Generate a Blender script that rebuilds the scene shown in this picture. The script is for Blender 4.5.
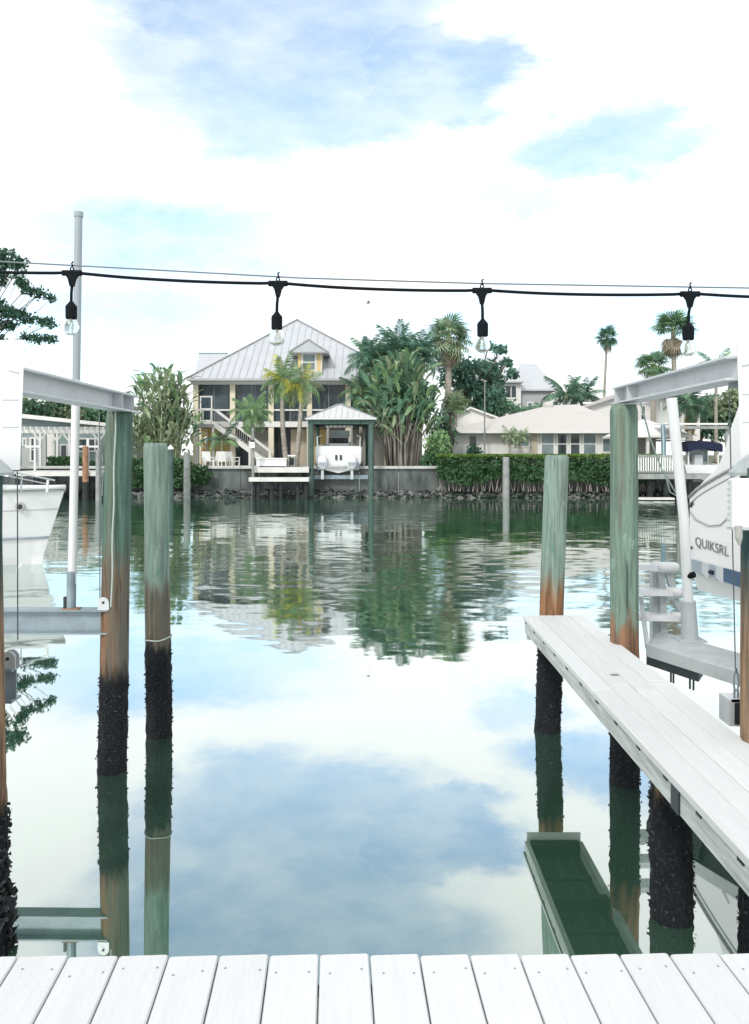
import bpy, math, random
from mathutils import Vector, Matrix, Euler, noise
R = math.radians
rnd = random.Random(7)
for o in list(bpy.data.objects): bpy.data.objects.remove(o)
scene = bpy.context.scene
C = scene.collection

# ------------------------------------------------------------------ camera
F, CX, HY, HC = 770.0, 374.5, 455.0, 2.59     # focal px, principal x, horizon row, eye height above water
cd = bpy.data.cameras.new('camera'); cam = bpy.data.objects.new('camera', cd); C.objects.link(cam)
cam.location = (0, 0, HC); cam.rotation_euler = (R(90), 0, 0)
cd.sensor_width = 36; cd.lens = F / 1024 * 36; cd.shift_y = -(512 - HY) / 1024
cd.clip_start = 0.05; cd.clip_end = 5000
scene.camera = cam

# ------------------------------------------------------------------ world: sky with broken cloud
SUN_EL, SUN_AZ = R(40), R(205)                # azimuth clockwise from +Y
W = bpy.data.worlds.new('World'); scene.world = W; W.use_nodes = True
wt = W.node_tree; wn = wt.nodes; wl = wt.links
for n in list(wn): wn.remove(n)
wout = wn.new('ShaderNodeOutputWorld'); bg = wn.new('ShaderNodeBackground'); bg.inputs['Strength'].default_value = 0.15
wl.new(bg.outputs[0], wout.inputs[0])
sky = wn.new('ShaderNodeTexSky'); sky.sky_type = 'NISHITA'; sky.sun_disc = False
sky.sun_elevation = SUN_EL; sky.sun_rotation = SUN_AZ; sky.air_density = 1.0; sky.dust_density = 0.6; sky.ozone_density = 1.5
tc = wn.new('ShaderNodeTexCoord')
def wmath(op, a, b=None, c=None, clamp=False):
    m = wn.new('ShaderNodeMath'); m.operation = op; m.use_clamp = clamp
    for i, v in enumerate((a, b, c)):
        if v is None: continue
        if isinstance(v, (int, float)): m.inputs[i].default_value = v
        else: wl.new(v, m.inputs[i])
    return m.outputs[0]
def wvm(op, a, b=None):
    m = wn.new('ShaderNodeVectorMath'); m.operation = op
    for i, v in enumerate((a, b)):
        if v is None: continue
        if isinstance(v, (tuple, list, Vector)): m.inputs[i].default_value = v
        else: wl.new(v, m.inputs[i])
    return m
def wnoise(vec, scale, detail, rough=0.55):
    n = wn.new('ShaderNodeTexNoise'); n.inputs['Scale'].default_value = scale; n.inputs['Detail'].default_value = detail
    n.inputs['Roughness'].default_value = rough; wl.new(vec, n.inputs['Vector']); return n
dirv = tc.outputs['Generated']
# flatten the clouds towards the horizon: stretch the lookup vertically
stretch = wvm('MULTIPLY', dirv, (1.0, 1.0, 2.4)).outputs[0]
warp = wnoise(stretch, 3.4, 9, 0.66)
wv = wvm('SUBTRACT', warp.outputs['Color'], (0.5, 0.5, 0.5)).outputs[0]
wsc = wvm('MULTIPLY', wv, (0.30, 0.0, 0.20)).outputs[0]
dw = wvm('ADD', dirv, wsc).outputs[0]
def patch(px, py, rx, ry, soft=0.55):
    v = Vector(((px - CX) / F, 1.0, (HY - py) / F)).normalized()
    d = wvm('SUBTRACT', dw, v).outputs[0]
    s = wvm('MULTIPLY', d, (F / rx, 1.6, F / ry)).outputs[0]
    ln = wvm('LENGTH', s).outputs['Value']
    m = wn.new('ShaderNodeMapRange'); m.interpolation_type = 'SMOOTHSTEP'
    m.inputs['From Min'].default_value = 1.0 + soft * 0.5; m.inputs['From Max'].default_value = 1.0 - soft
    wl.new(ln, m.inputs['Value']); return m.outputs[0]
openings = [(312, 58, 140, 88, 0.25, .70), (430, 78, 84, 38, 0.35, .80), (175, 62, 70, 40, .6, .60), (285, -70, 190, 112, 0.3, .76),
            (595, 138, 95, 34, 0.4, .78), (195, 255, 155, 46, 0.6, .84), (90, 335, 165, 52, 0.7, .86), (600, 325, 200, 50, 0.7, .80), (505, 205, 46, 22, .6, .62)]
hole = None
for px, py, rx, ry, so, amt in openings:
    p = wmath('MULTIPLY', patch(px, py, rx, ry, so), amt)
    hole = p if hole is None else wmath('MAXIMUM', hole, p)
# broken openings over the rest of the sky, the same kind of weather behind and above
gen = wnoise(stretch, 1.5, 6, 0.55)
mg = wn.new('ShaderNodeMapRange'); mg.inputs['From Min'].default_value = .56; mg.inputs['From Max'].default_value = .72; mg.inputs['To Max'].default_value = .9
wl.new(gen.outputs['Fac'], mg.inputs['Value'])
ys = wn.new('ShaderNodeSeparateXYZ'); wl.new(dirv, ys.inputs[0])
away = wn.new('ShaderNodeMapRange'); away.inputs['From Min'].default_value = .75; away.inputs['From Max'].default_value = .45
wl.new(ys.outputs['Y'], away.inputs['Value'])
hole = wmath('MAXIMUM', hole, wmath('MULTIPLY', mg.outputs[0], away.outputs[0]))
# wisps inside the openings
wisp = wnoise(stretch, 7.0, 8, 0.62)
mw = wn.new('ShaderNodeMapRange'); mw.inputs['From Min'].default_value = .34; mw.inputs['From Max'].default_value = .62
mw.inputs['To Min'].default_value = 1.1; mw.inputs['To Max'].default_value = .66; wl.new(wisp.outputs['Fac'], mw.inputs['Value'])
hole = wmath('MULTIPLY', hole, mw.outputs[0], clamp=True)
cn = wnoise(stretch, 2.6, 6, 0.5)
cr = wn.new('ShaderNodeValToRGB'); wl.new(cn.outputs['Fac'], cr.inputs['Fac'])
cr.color_ramp.elements[0].position = .3; cr.color_ramp.elements[0].color = (.82, .885, .915, 1)
cr.color_ramp.elements[1].position = .52; cr.color_ramp.elements[1].color = (.925, .94, .94, 1)
CLOUD = 5.2
cs = wvm('SCALE', cr.outputs['Color']); cs.inputs['Scale'].default_value = CLOUD
sk = wvm('MULTIPLY', sky.outputs['Color'], (.97, 1.05, 1.0))
mix = wn.new('ShaderNodeMix'); mix.data_type = 'RGBA'
wl.new(hole, mix.inputs['Factor']); wl.new(cs.outputs[0], mix.inputs[6]); wl.new(sk.outputs[0], mix.inputs[7])
wl.new(mix.outputs[2], bg.inputs['Color'])

# ------------------------------------------------------------------ sun (hazy, behind thin cloud) and exposure
sl = bpy.data.lights.new('sun', 'SUN'); sl.energy = 1.35; sl.angle = R(11); sl.color = (1, .96, .9)
so_ = bpy.data.objects.new('sun', sl); C.objects.link(so_)
sd = Vector((math.sin(SUN_AZ) * math.cos(SUN_EL), math.cos(SUN_AZ) * math.cos(SUN_EL), math.sin(SUN_EL)))
so_.rotation_euler = sd.to_track_quat('Z', 'Y').to_euler(); so_.location = (0, -5, 30)
vs = scene.view_settings; vs.view_transform = 'Standard'; vs.look = 'None'; vs.exposure = 0.86; vs.gamma = 1.0; vs.use_curve_mapping = False

# ------------------------------------------------------------------ helpers
def P(px, py, d): return Vector(((px - CX) / F * d, d, HC - (py - HY) / F * d))
def X(px, d): return (px - CX) / F * d
def Z(py, d): return HC - (py - HY) / F * d
ORG = {}
def tag(o, label=None, cat=None, group=None, kind=None):
    if label: o['label'] = label
    if cat: o['category'] = cat
    if group: o['group'] = group
    if kind: o['kind'] = kind
    return o
def thing(name, label, cat, loc, group=None):
    o = bpy.data.objects.new(name, None); C.objects.link(o); o.location = loc; o.empty_display_size = .2
    ORG[o.name] = Vector(loc); return tag(o, label, cat, group)
def link(name, me, parent=None, loc=(0, 0, 0), rot=(0, 0, 0), sc=(1, 1, 1)):
    o = bpy.data.objects.new(name, me); C.objects.link(o)
    if parent: o.parent = parent
    o.location = loc; o.rotation_euler = rot; o.scale = sc
    return o
class MB:
    def __init__(s): s.v = []; s.f = []; s.smooth = False
    def add(s, vs, fs):
        b = len(s.v); s.v += [tuple(v) for v in vs]; s.f += [tuple(i + b for i in f) for f in fs]; return s
    def box(s, x0, x1, y0, y1, z0, z1):
        return s.add([(x0,y0,z0),(x1,y0,z0),(x1,y1,z0),(x0,y1,z0),(x0,y0,z1),(x1,y0,z1),(x1,y1,z1),(x0,y1,z1)],
                     [(0,3,2,1),(4,5,6,7),(0,1,5,4),(1,2,6,5),(2,3,7,6),(3,0,4,7)])
    def cbox(s, x0, x1, y0, y1, z0, z1, c):      # box with bevelled top edges and vertical corners
        a = [(x0+c,y0),(x1-c,y0),(x1,y0+c),(x1,y1-c),(x1-c,y1),(x0+c,y1),(x0,y1-c),(x0,y0+c)]
        b = [(x0+2*c,y0+c),(x1-2*c,y0+c),(x1-c,y0+2*c),(x1-c,y1-2*c),(x1-2*c,y1-c),(x0+2*c,y1-c),(x0+c,y1-2*c),(x0+c,y0+2*c)]
        vs = [(p[0],p[1],z0) for p in a] + [(p[0],p[1],z1-c) for p in a] + [(p[0],p[1],z1) for p in b]
        fs = [tuple(reversed(range(8))), tuple(range(16, 24))]
        for k in range(8):
            j = (k + 1) % 8; fs += [(k, j, 8+j, 8+k), (8+k, 8+j, 16+j, 16+k)]
        return s.add(vs, fs)
    def bar(s, a, b, w, h):                       # rectangular bar from a to b
        a, b = Vector(a), Vector(b); d = (b - a).normalized()
        up = Vector((0,0,1)) if abs(d.z) < .95 else Vector((0,1,0))
        u = d.cross(up).normalized() * (w/2); t = u.cross(d).normalized() * (h/2)
        vs = [a-u-t, a+u-t, a+u+t, a-u+t, b-u-t, b+u-t, b+u+t, b-u+t]
        return s.add(vs, [(0,1,2,3),(7,6,5,4),(0,4,5,1),(1,5,6,2),(2,6,7,3),(3,7,4,0)])
    def tube(s, pts, r, n=8, cap=True):
        pts = [Vector(p) for p in pts]; rs = r if isinstance(r, (list, tuple)) else [r]*len(pts)
        vs = []; u = None
        for i, p in enumerate(pts):
            d = (pts[min(i+1, len(pts)-1)] - pts[max(i-1, 0)]).normalized()
            if u is None:
                up = Vector((0,0,1)) if abs(d.z) < .9 else Vector((0,1,0)); u = d.cross(up).normalized()
            else: u = (u - d * u.dot(d)).normalized()
            w = d.cross(u)
            for k in range(n):
                a = 2*math.pi*k/n; vs.append(p + (u*math.cos(a) + w*math.sin(a)) * rs[i])
        fs = [(i*n+k, i*n+(k+1) % n, (i+1)*n+(k+1) % n, (i+1)*n+k) for i in range(len(pts)-1) for k in range(n)]
        if cap: fs += [tuple(reversed(range(n))), tuple(range((len(pts)-1)*n, len(pts)*n))]
        return s.add(vs, fs)
    def lathe(s, prof, c=(0,0,0), n=20, capb=False, capt=False):
        vs = [(c[0]+r*math.cos(2*math.pi*k/n), c[1]+r*math.sin(2*math.pi*k/n), c[2]+z) for r, z in prof for k in range(n)]
        fs = [(i*n+k, i*n+(k+1) % n, (i+1)*n+(k+1) % n, (i+1)*n+k) for i in range(len(prof)-1) for k in range(n)]
        if capb: fs.append(tuple(reversed(range(n))))
        if capt: fs.append(tuple(range((len(prof)-1)*n, len(prof)*n)))
        return s.add(vs, fs)
    def loft(s, secs, caps=True, closed=True):
        n = len(secs[0]); vs = [p for q in secs for p in q]; m = n if closed else n-1
        fs = [(i*n+k, i*n+(k+1) % n, (i+1)*n+(k+1) % n, (i+1)*n+k) for i in range(len(secs)-1) for k in range(m)]
        if caps: fs += [tuple(reversed(range(n))), tuple(range((len(secs)-1)*n, len(secs)*n))]
        return s.add(vs, fs)
    def prism(s, poly, ext):                      # poly (list of 3d points) pushed along ext
        n = len(poly); e = Vector(ext); vs = [Vector(p) for p in poly] + [Vector(p)+e for p in poly]
        fs = [tuple(range(n)), tuple(reversed(range(n, 2*n)))] + [(k, n+k, n+(k+1) % n, (k+1) % n) for k in range(n)]
        return s.add(vs, fs)
    def mesh(s, name, m, org=(0,0,0), smooth=False):
        me = bpy.data.meshes.new(name); o = Vector(org)
        me.from_pydata([tuple(Vector(v) - o) for v in s.v], [], s.f)
        import bmesh as _b
        bm = _b.new(); bm.from_mesh(me); _b.ops.recalc_face_normals(bm, faces=bm.faces); bm.to_mesh(me); bm.free()
        me.materials.append(m)
        if smooth:
            for p in me.polygons: p.use_smooth = True
        return me
    def build(s, name, m, parent=None, smooth=False):  # verts in world coordinates
        if parent is None:
            xs = [v[0] for v in s.v]; ysv = [v[1] for v in s.v]; zs = [v[2] for v in s.v]
            org = Vector(((min(xs)+max(xs))/2, (min(ysv)+max(ysv))/2, min(zs)))
            o = link(name, s.mesh(name, m, org, smooth), None, org); ORG[o.name] = org; return o
        org = ORG[parent.name]
        o = link(name, s.mesh(name, m, org, smooth), parent); ORG[o.name] = org; return o
def B(): return MB()
def part(name, m, parent, *boxes):
    b = MB()
    for q in boxes: b.box(*q)
    return b.build(name, m, parent)

# ------------------------------------------------------------------ materials
ALB = .78
def mat(name, col, rough=.6, var=0.12, vscale=6.0, bump=0.0, bscale=30.0, metal=0.0, objvar=0.0, stretch=(1,1,1), spec=.4, dirt_or_glare=None, dirt_or_glare_amt=0.0, dscale=2.0, trans=0.0):
    if 'deck_paint' not in name: col = tuple(c*ALB for c in col); dirt_or_glare = tuple(c*ALB for c in dirt_or_glare) if dirt_or_glare else None
    m = bpy.data.materials.new(name); m.use_nodes = True; nt = m.node_tree; N = nt.nodes; L = nt.links
    b = N['Principled BSDF']; b.inputs['Roughness'].default_value = rough; b.inputs['Metallic'].default_value = metal
    b.inputs['Specular IOR Level'].default_value = spec
    g = N.new('ShaderNodeNewGeometry'); mp = N.new('ShaderNodeVectorMath'); mp.operation = 'MULTIPLY'; mp.inputs[1].default_value = stretch
    L.new(g.outputs['Position'], mp.inputs[0]); pos = mp.outputs[0]
    n = N.new('ShaderNodeTexNoise'); n.inputs['Scale'].default_value = vscale; n.inputs['Detail'].default_value = 5; L.new(pos, n.inputs['Vector'])
    mr = N.new('ShaderNodeMapRange'); mr.inputs['From Min'].default_value = .3; mr.inputs['From Max'].default_value = .7
    mr.inputs['To Min'].default_value = 1 - var; mr.inputs['To Max'].default_value = 1 + var; L.new(n.outputs['Fac'], mr.inputs['Value'])
    val = mr.outputs[0]
    if objvar:
        oi = N.new('ShaderNodeObjectInfo'); m2 = N.new('ShaderNodeMapRange'); m2.inputs['To Min'].default_value = 1-objvar; m2.inputs['To Max'].default_value = 1+objvar
        L.new(oi.outputs['Random'], m2.inputs['Value']); mm = N.new('ShaderNodeMath'); mm.operation = 'MULTIPLY'
        L.new(val, mm.inputs[0]); L.new(m2.outputs[0], mm.inputs[1]); val = mm.outputs[0]
    sc = N.new('ShaderNodeVectorMath'); sc.operation = 'SCALE'; sc.inputs[0].default_value = col; L.new(val, sc.inputs['Scale'])
    out = sc.outputs[0]
    if dirt_or_glare:
        dn = N.new('ShaderNodeTexNoise'); dn.inputs['Scale'].default_value = dscale; dn.inputs['Detail'].default_value = 8; dn.inputs['Roughness'].default_value = .65; L.new(pos, dn.inputs['Vector'])
        dr = N.new('ShaderNodeMapRange'); dr.inputs['From Min'].default_value = .48; dr.inputs['From Max'].default_value = .72; dr.inputs['To Max'].default_value = dirt_or_glare_amt
        L.new(dn.outputs['Fac'], dr.inputs['Value'])
        mx = N.new('ShaderNodeMix'); mx.data_type = 'RGBA'; L.new(dr.outputs[0], mx.inputs['Factor']); L.new(out, mx.inputs[6]); mx.inputs[7].default_value = (*dirt_or_glare, 1); out = mx.outputs[2]
    L.new(out, b.inputs['Base Color'])
    if bump:
        bn = N.new('ShaderNodeTexNoise'); bn.inputs['Scale'].default_value = bscale; bn.inputs['Detail'].default_value = 6; L.new(pos, bn.inputs['Vector'])
        bp = N.new('ShaderNodeBump'); bp.inputs['Strength'].default_value = bump; bp.inputs['Distance'].default_value = .01; L.new(bn.outputs['Fac'], bp.inputs['Height']); L.new(bp.outputs[0], b.inputs['Normal'])
    if trans:
        tr = N.new('ShaderNodeBsdfTranslucent'); L.new(out, tr.inputs['Color']); ms = N.new('ShaderNodeMixShader'); ms.inputs[0].default_value = trans
        L.new(b.outputs[0], ms.inputs[1]); L.new(tr.outputs[0], ms.inputs[2]); L.new(ms.outputs[0], N['Material Output'].inputs['Surface'])
    return m
def leafmat(name, col, var=.45, vs=2.0, objvar=.25): return mat(name, col, .45, var, vs, objvar=objvar, trans=.3, spec=.35)

def pile_material(name, top, stain, z_stain, z_black, streak=(.05,.13,.11), stain_soft=.35, black_soft=.12, grey=.5):
    m = bpy.data.materials.new(name); m.use_nodes = True; nt = m.node_tree; N = nt.nodes; L = nt.links
    top = tuple(c*.85 for c in top); stain = tuple(c*.85 for c in stain)
    b = N['Principled BSDF']; b.inputs['Roughness'].default_value = .8; b.inputs['Specular IOR Level'].default_value = .25
    g = N.new('ShaderNodeNewGeometry'); sp = N.new('ShaderNodeSeparateXYZ'); L.new(g.outputs['Position'], sp.inputs[0])
    def vm(s):
        v = N.new('ShaderNodeVectorMath'); v.operation = 'MULTIPLY'; v.inputs[1].default_value = s; L.new(g.outputs['Position'], v.inputs[0]); return v.outputs[0]
    def nz(s, sc, de=6, ro=.6):
        n = N.new('ShaderNodeTexNoise'); n.inputs['Scale'].default_value = sc; n.inputs['Detail'].default_value = de; n.inputs['Roughness'].default_value = ro; L.new(vm(s), n.inputs['Vector']); return n.outputs['Fac']
    def mrange(v, a, c, lo=0., hi=1.):
        r = N.new('ShaderNodeMapRange'); r.interpolation_type = 'SMOOTHSTEP'; r.inputs['From Min'].default_value = a; r.inputs['From Max'].default_value = c; r.inputs['To Min'].default_value = lo; r.inputs['To Max'].default_value = hi; L.new(v, r.inputs['Value']); return r.outputs[0]
    def mixc(f, a, c):
        x = N.new('ShaderNodeMix'); x.data_type = 'RGBA'; L.new(f, x.inputs['Factor'])
        for i, v in ((6, a), (7, c)):
            if isinstance(v, tuple): x.inputs[i].default_value = (*v, 1)
            else: L.new(v, x.inputs[i])
        return x.outputs[2]
    def add(a, bb, k):
        x = N.new('ShaderNodeMath'); x.operation = 'MULTIPLY_ADD'; L.new(bb, x.inputs[0]); x.inputs[1].default_value = k; L.new(a, x.inputs[2]); return x.outputs[0]
    grain = nz((1,1,.06), 34); blot = nz((1,1,.22), 7); fine = nz((1,1,.12), 90, 4)
    zz = add(sp.outputs['Z'], blot, .9); zz2 = add(sp.outputs['Z'], nz((1,1,.3), 12), .35)
    c1 = mixc(mrange(grain, .36, .66), tuple(x*.72 for x in top), tuple(min(1, x*1.22) for x in top))
    c1 = mixc(mrange(blot, .56, .74, 0, .75), c1, streak)
    c1 = mixc(mrange(nz((1,1,.5), 11, 8, .7), .58, .70, 0, .6), c1, tuple(min(1, x*1.7+.04) for x in top))
    c1 = mixc(mrange(nz((1,1,.10), 4, 4, .6), .56, .70, 0, .55), c1, (.16,.15,.11))
    s1 = mixc(mrange(grain, .35, .65), tuple(x*.45 for x in stain), tuple(min(1, x*1.25) for x in stain))
    s1 = mixc(mrange(nz((1,1,.15), 5), .5 + .12*(.5-grey)*2, .68 + .1*(.5-grey)*2, .25*grey, .55 + .4*grey), s1, (.12,.118,.098))
    c2 = mixc(mrange(zz, z_stain + .45 - stain_soft, z_stain + .45 + stain_soft), s1, c1)
    k1 = mixc(mrange(nz((1,1,1), 60, 4, .7), .52, .75), (.005,.007,.010), (.05,.055,.06))
    c3 = mixc(mrange(zz2, z_black + .17 - black_soft, z_black + .17 + black_soft), k1, c2)
    cr = mrange(nz((1,1,.035), 26, 3, .5), .30, .36, .35, 1.)   # drying cracks
    sc = N.new('ShaderNodeVectorMath'); sc.operation = 'SCALE'; L.new(c3, sc.inputs[0]); L.new(cr, sc.inputs['Scale']); L.new(sc.outputs[0], b.inputs['Base Color'])
    bp = N.new('ShaderNodeBump'); bp.inputs['Strength'].default_value = .7; bp.inputs['Distance'].default_value = .012; L.new(add(fine, grain, 1.2), bp.inputs['Height']); L.new(bp.outputs[0], b.inputs['Normal'])
    return m

M = {}
M['deck'] = mat('white_deck_paint', (.57,.58,.59), .55, .035, 5, .3, 30, stretch=(14,1,14), objvar=.035, dirt_or_glare=(.45,.48,.49), dirt_or_glare_amt=.2, dscale=1.1)
M['fdeck'] = mat('finger_deck_paint', (.57,.585,.59), .55, .04, 5, .3, 40, stretch=(14,1,14), objvar=.05, dirt_or_glare=(.55,.58,.58), dirt_or_glare_amt=.2, dscale=1.6)
M['stringer'] = mat('weathered_stringer', (.56,.60,.58), .75, .2, 8, .4, 30, stretch=(6,.6,6), dirt_or_glare=(.2,.22,.21), dirt_or_glare_amt=.7, dscale=3)
M['underside_shade'] = mat('underside_shade_wood', (.035,.05,.045), .8, .3, 6)  # near-black tone carries the shade under the decking
M['screw'] = mat('screw_head', (.42,.42,.41), .4, .1, metal=.7)
M['alu'] = mat('aluminium', (.70,.73,.76), .42, .07, 4, .15, 60, metal=.25, dirt_or_glare=(.40,.44,.47), dirt_or_glare_amt=.35, dscale=5)
M['galv'] = mat('galvanised_beam', (.30,.37,.42), .5, .14, 7, .2, 50, metal=.3, dirt_or_glare=(.42,.48,.52), dirt_or_glare_amt=.5, dscale=4)
M['alu_deck'] = mat('grey_platform', (.52,.56,.58), .5, .1, 7, .2, 50, metal=.15, dirt_or_glare=(.72,.74,.75), dirt_or_glare_amt=.6, dscale=3)
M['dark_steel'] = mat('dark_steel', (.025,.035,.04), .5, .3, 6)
M['pvc'] = mat('white_pvc', (.82,.84,.85), .35, .03, 3, dirt_or_glare=(.6,.62,.62), dirt_or_glare_amt=.2, dscale=4)
M['pvc_grey'] = mat('grey_pvc', (.36,.41,.45), .45, .06, 3)
M['plastic'] = mat('white_housing', (.83,.84,.86), .4, .03, 2, dirt_or_glare=(.66,.68,.72), dirt_or_glare_amt=.25, dscale=2.5)
M['cable'] = mat('steel_cable', (.22,.25,.27), .45, .1, 40, metal=.6)
M['rope'] = mat('pale_rope', (.50,.60,.57), .8, .15, 60)
M['black'] = mat('black_rubber', (.004,.007,.010), .75, .2, 30, spec=.15)
M['cone'] = mat('pile_cap', (.47,.52,.53), .5, .12, 8, dirt_or_glare=(.2,.22,.22), dirt_or_glare_amt=.5, dscale=6)
M['gel'] = mat('white_gelcoat', (.83,.84,.85), .18, .02, 2, spec=.5)
M['gel_grey'] = mat('grey_gelcoat', (.55,.58,.60), .3, .04, 3)
M['blue'] = mat('blue_band', (.045,.10,.19), .3, .15, 6)
M['bluegrey'] = mat('blue_grey_band', (.33,.39,.46), .3, .1, 6)
M['navy'] = mat('navy_canvas', (.008,.014,.05), .8, .2, 8)
M['letter'] = mat('hull_lettering', (.17,.18,.19), .4, .05)
M['chrome'] = mat('stainless', (.6,.63,.65), .25, .05, metal=.9)
M['cream'] = mat('cream_stucco', (.88,.81,.64), .8, .05, 1.5)
M['yellow'] = mat('yellow_wall', (.84,.63,.29), .8, .08, 1.2)
M['beige'] = mat('beige_panel', (.60,.53,.42), .8, .06, 1.2)
M['trim'] = mat('white_trim', (.87,.87,.85), .6, .04, 2)
M['screen'] = mat('dark_screen', (.03,.05,.065), .25, .95, .55, spec=.5, stretch=(1.6,1,.7), dirt_or_glare=(.16,.20,.22), dirt_or_glare_amt=.6, dscale=.8)  # pale mottling paints reflections into the screen colour
M['glass'] = mat('window_glass', (.03,.05,.055), .06, .4, 1.2, spec=.6)
M['glass_l'] = mat('curtained_glass', (.20,.27,.28), .1, .25, 1.4, spec=.6)
M['greypanel'] = mat('grey_shutter', (.42,.42,.40), .7, .08, 1.2)
M['metalroof'] = mat('metal_roof', (.56,.585,.62), .45, .05, 1.2, metal=.1, stretch=(1,1,.4), dirt_or_glare=(.48,.50,.52), dirt_or_glare_amt=.3, dscale=.7)
M['seam'] = mat('roof_seam', (.51,.53,.56), .45, .06, 2)
M['roofedge'] = mat('roof_edge', (.33,.34,.36), .5, .08, 2)
M['shingle'] = mat('pale_shingle', (.61,.585,.565), .85, .08, 9, .3, 14, stretch=(1,1,3))
M['whitewall'] = mat('white_stucco', (.88,.87,.85), .8, .04, 1.2)
M['greywall'] = mat('grey_siding', (.50,.52,.53), .7, .06, 2)
M['tealwall'] = mat('teal_grey_wall', (.27,.35,.36), .7, .1, 1.5)
M['concrete'] = mat('seawall_concrete', (.15,.17,.165), .85, .4, 1.0, .5, 8, stretch=(1,1,.35), dirt_or_glare=(.035,.05,.045), dirt_or_glare_amt=.9, dscale=1.6)
M['cap'] = mat('seawall_cap', (.56,.57,.55), .8, .12, 1.3, dirt_or_glare=(.3,.32,.3), dirt_or_glare_amt=.5, dscale=1.2)
M['patio'] = mat('patio', (.72,.70,.67), .85, .08, .7)
M['soil'] = mat('lawn_and_soil', (.10,.12,.06), .9, .4, .5, .4, 5)
M['rock'] = mat('riprap_rock', (.045,.06,.055), .9, .6, 1.7, .5, 8, dirt_or_glare=(.55,.55,.52), dirt_or_glare_amt=.75, dscale=1.5)
M['oldwood'] = mat('grey_dock_wood', (.30,.32,.31), .85, .2, 3, .3, 12)
M['whitewood'] = mat('white_dock_edge', (.70,.70,.67), .75, .12, 2)
M['darkwood'] = mat('dark_wet_or_shaded_wood', (.022,.03,.03), .8, .5, 3)
M['brownwood'] = mat('brown_post', (.36,.20,.12), .8, .3, 3)
M['greenpost'] = mat('green_treated_post', (.075,.125,.11), .8, .35, 3, stretch=(3,3,.5))
M['trunk'] = mat('palm_trunk', (.40,.37,.32), .9, .3, 3, .6, 14, stretch=(1,1,4))
M['trunk_d'] = mat('dark_bark', (.10,.085,.07), .9, .3, 4, .6, 14)
M['stem'] = mat('dry_stem', (.255,.235,.21), .9, .4, 3, .4, 12, objvar=.3, stretch=(2,2,.4))
M['stem_g'] = mat('green_stem', (.30,.36,.22), .8, .35, 2, objvar=.3)
M['lf_teal'] = leafmat('teal_green_leaf', (0.15, 0.295, 0.185))
M['lf_mid'] = leafmat('mid_green_leaf', (0.24, 0.39, 0.19))
M['lf_pale'] = leafmat('pale_green_leaf', (0.38, 0.47, 0.29))
M['lf_yel'] = leafmat('yellow_green_leaf', (0.52, 0.54, 0.1))
M['lf_dark'] = leafmat('dark_green_leaf', (0.06, 0.15, 0.1), .55)
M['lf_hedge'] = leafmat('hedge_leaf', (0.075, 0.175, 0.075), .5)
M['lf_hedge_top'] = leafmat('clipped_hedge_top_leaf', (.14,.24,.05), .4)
M['lf_blue'] = leafmat('blue_green_leaf', (0.115, 0.25, 0.185), .5)
M['lf_dry'] = leafmat('dry_frond', (.42,.36,.27), .35)
M['lf_orange'] = leafmat('orange_dry_frond', (.40,.27,.10), .35)
def glassmat():
    m = bpy.data.materials.new('bulb_glass'); m.use_nodes = True; b = m.node_tree.nodes['Principled BSDF']
    b.inputs['Base Color'].default_value = (.93,.94,.92,1); b.inputs['Roughness'].default_value = .06; b.inputs['Transmission Weight'].default_value = 1; b.inputs['IOR'].default_value = 1.45
    return m
M['bulb'] = glassmat()
M['filament'] = mat('filament', (.75,.68,.55), .5, .1)

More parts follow.
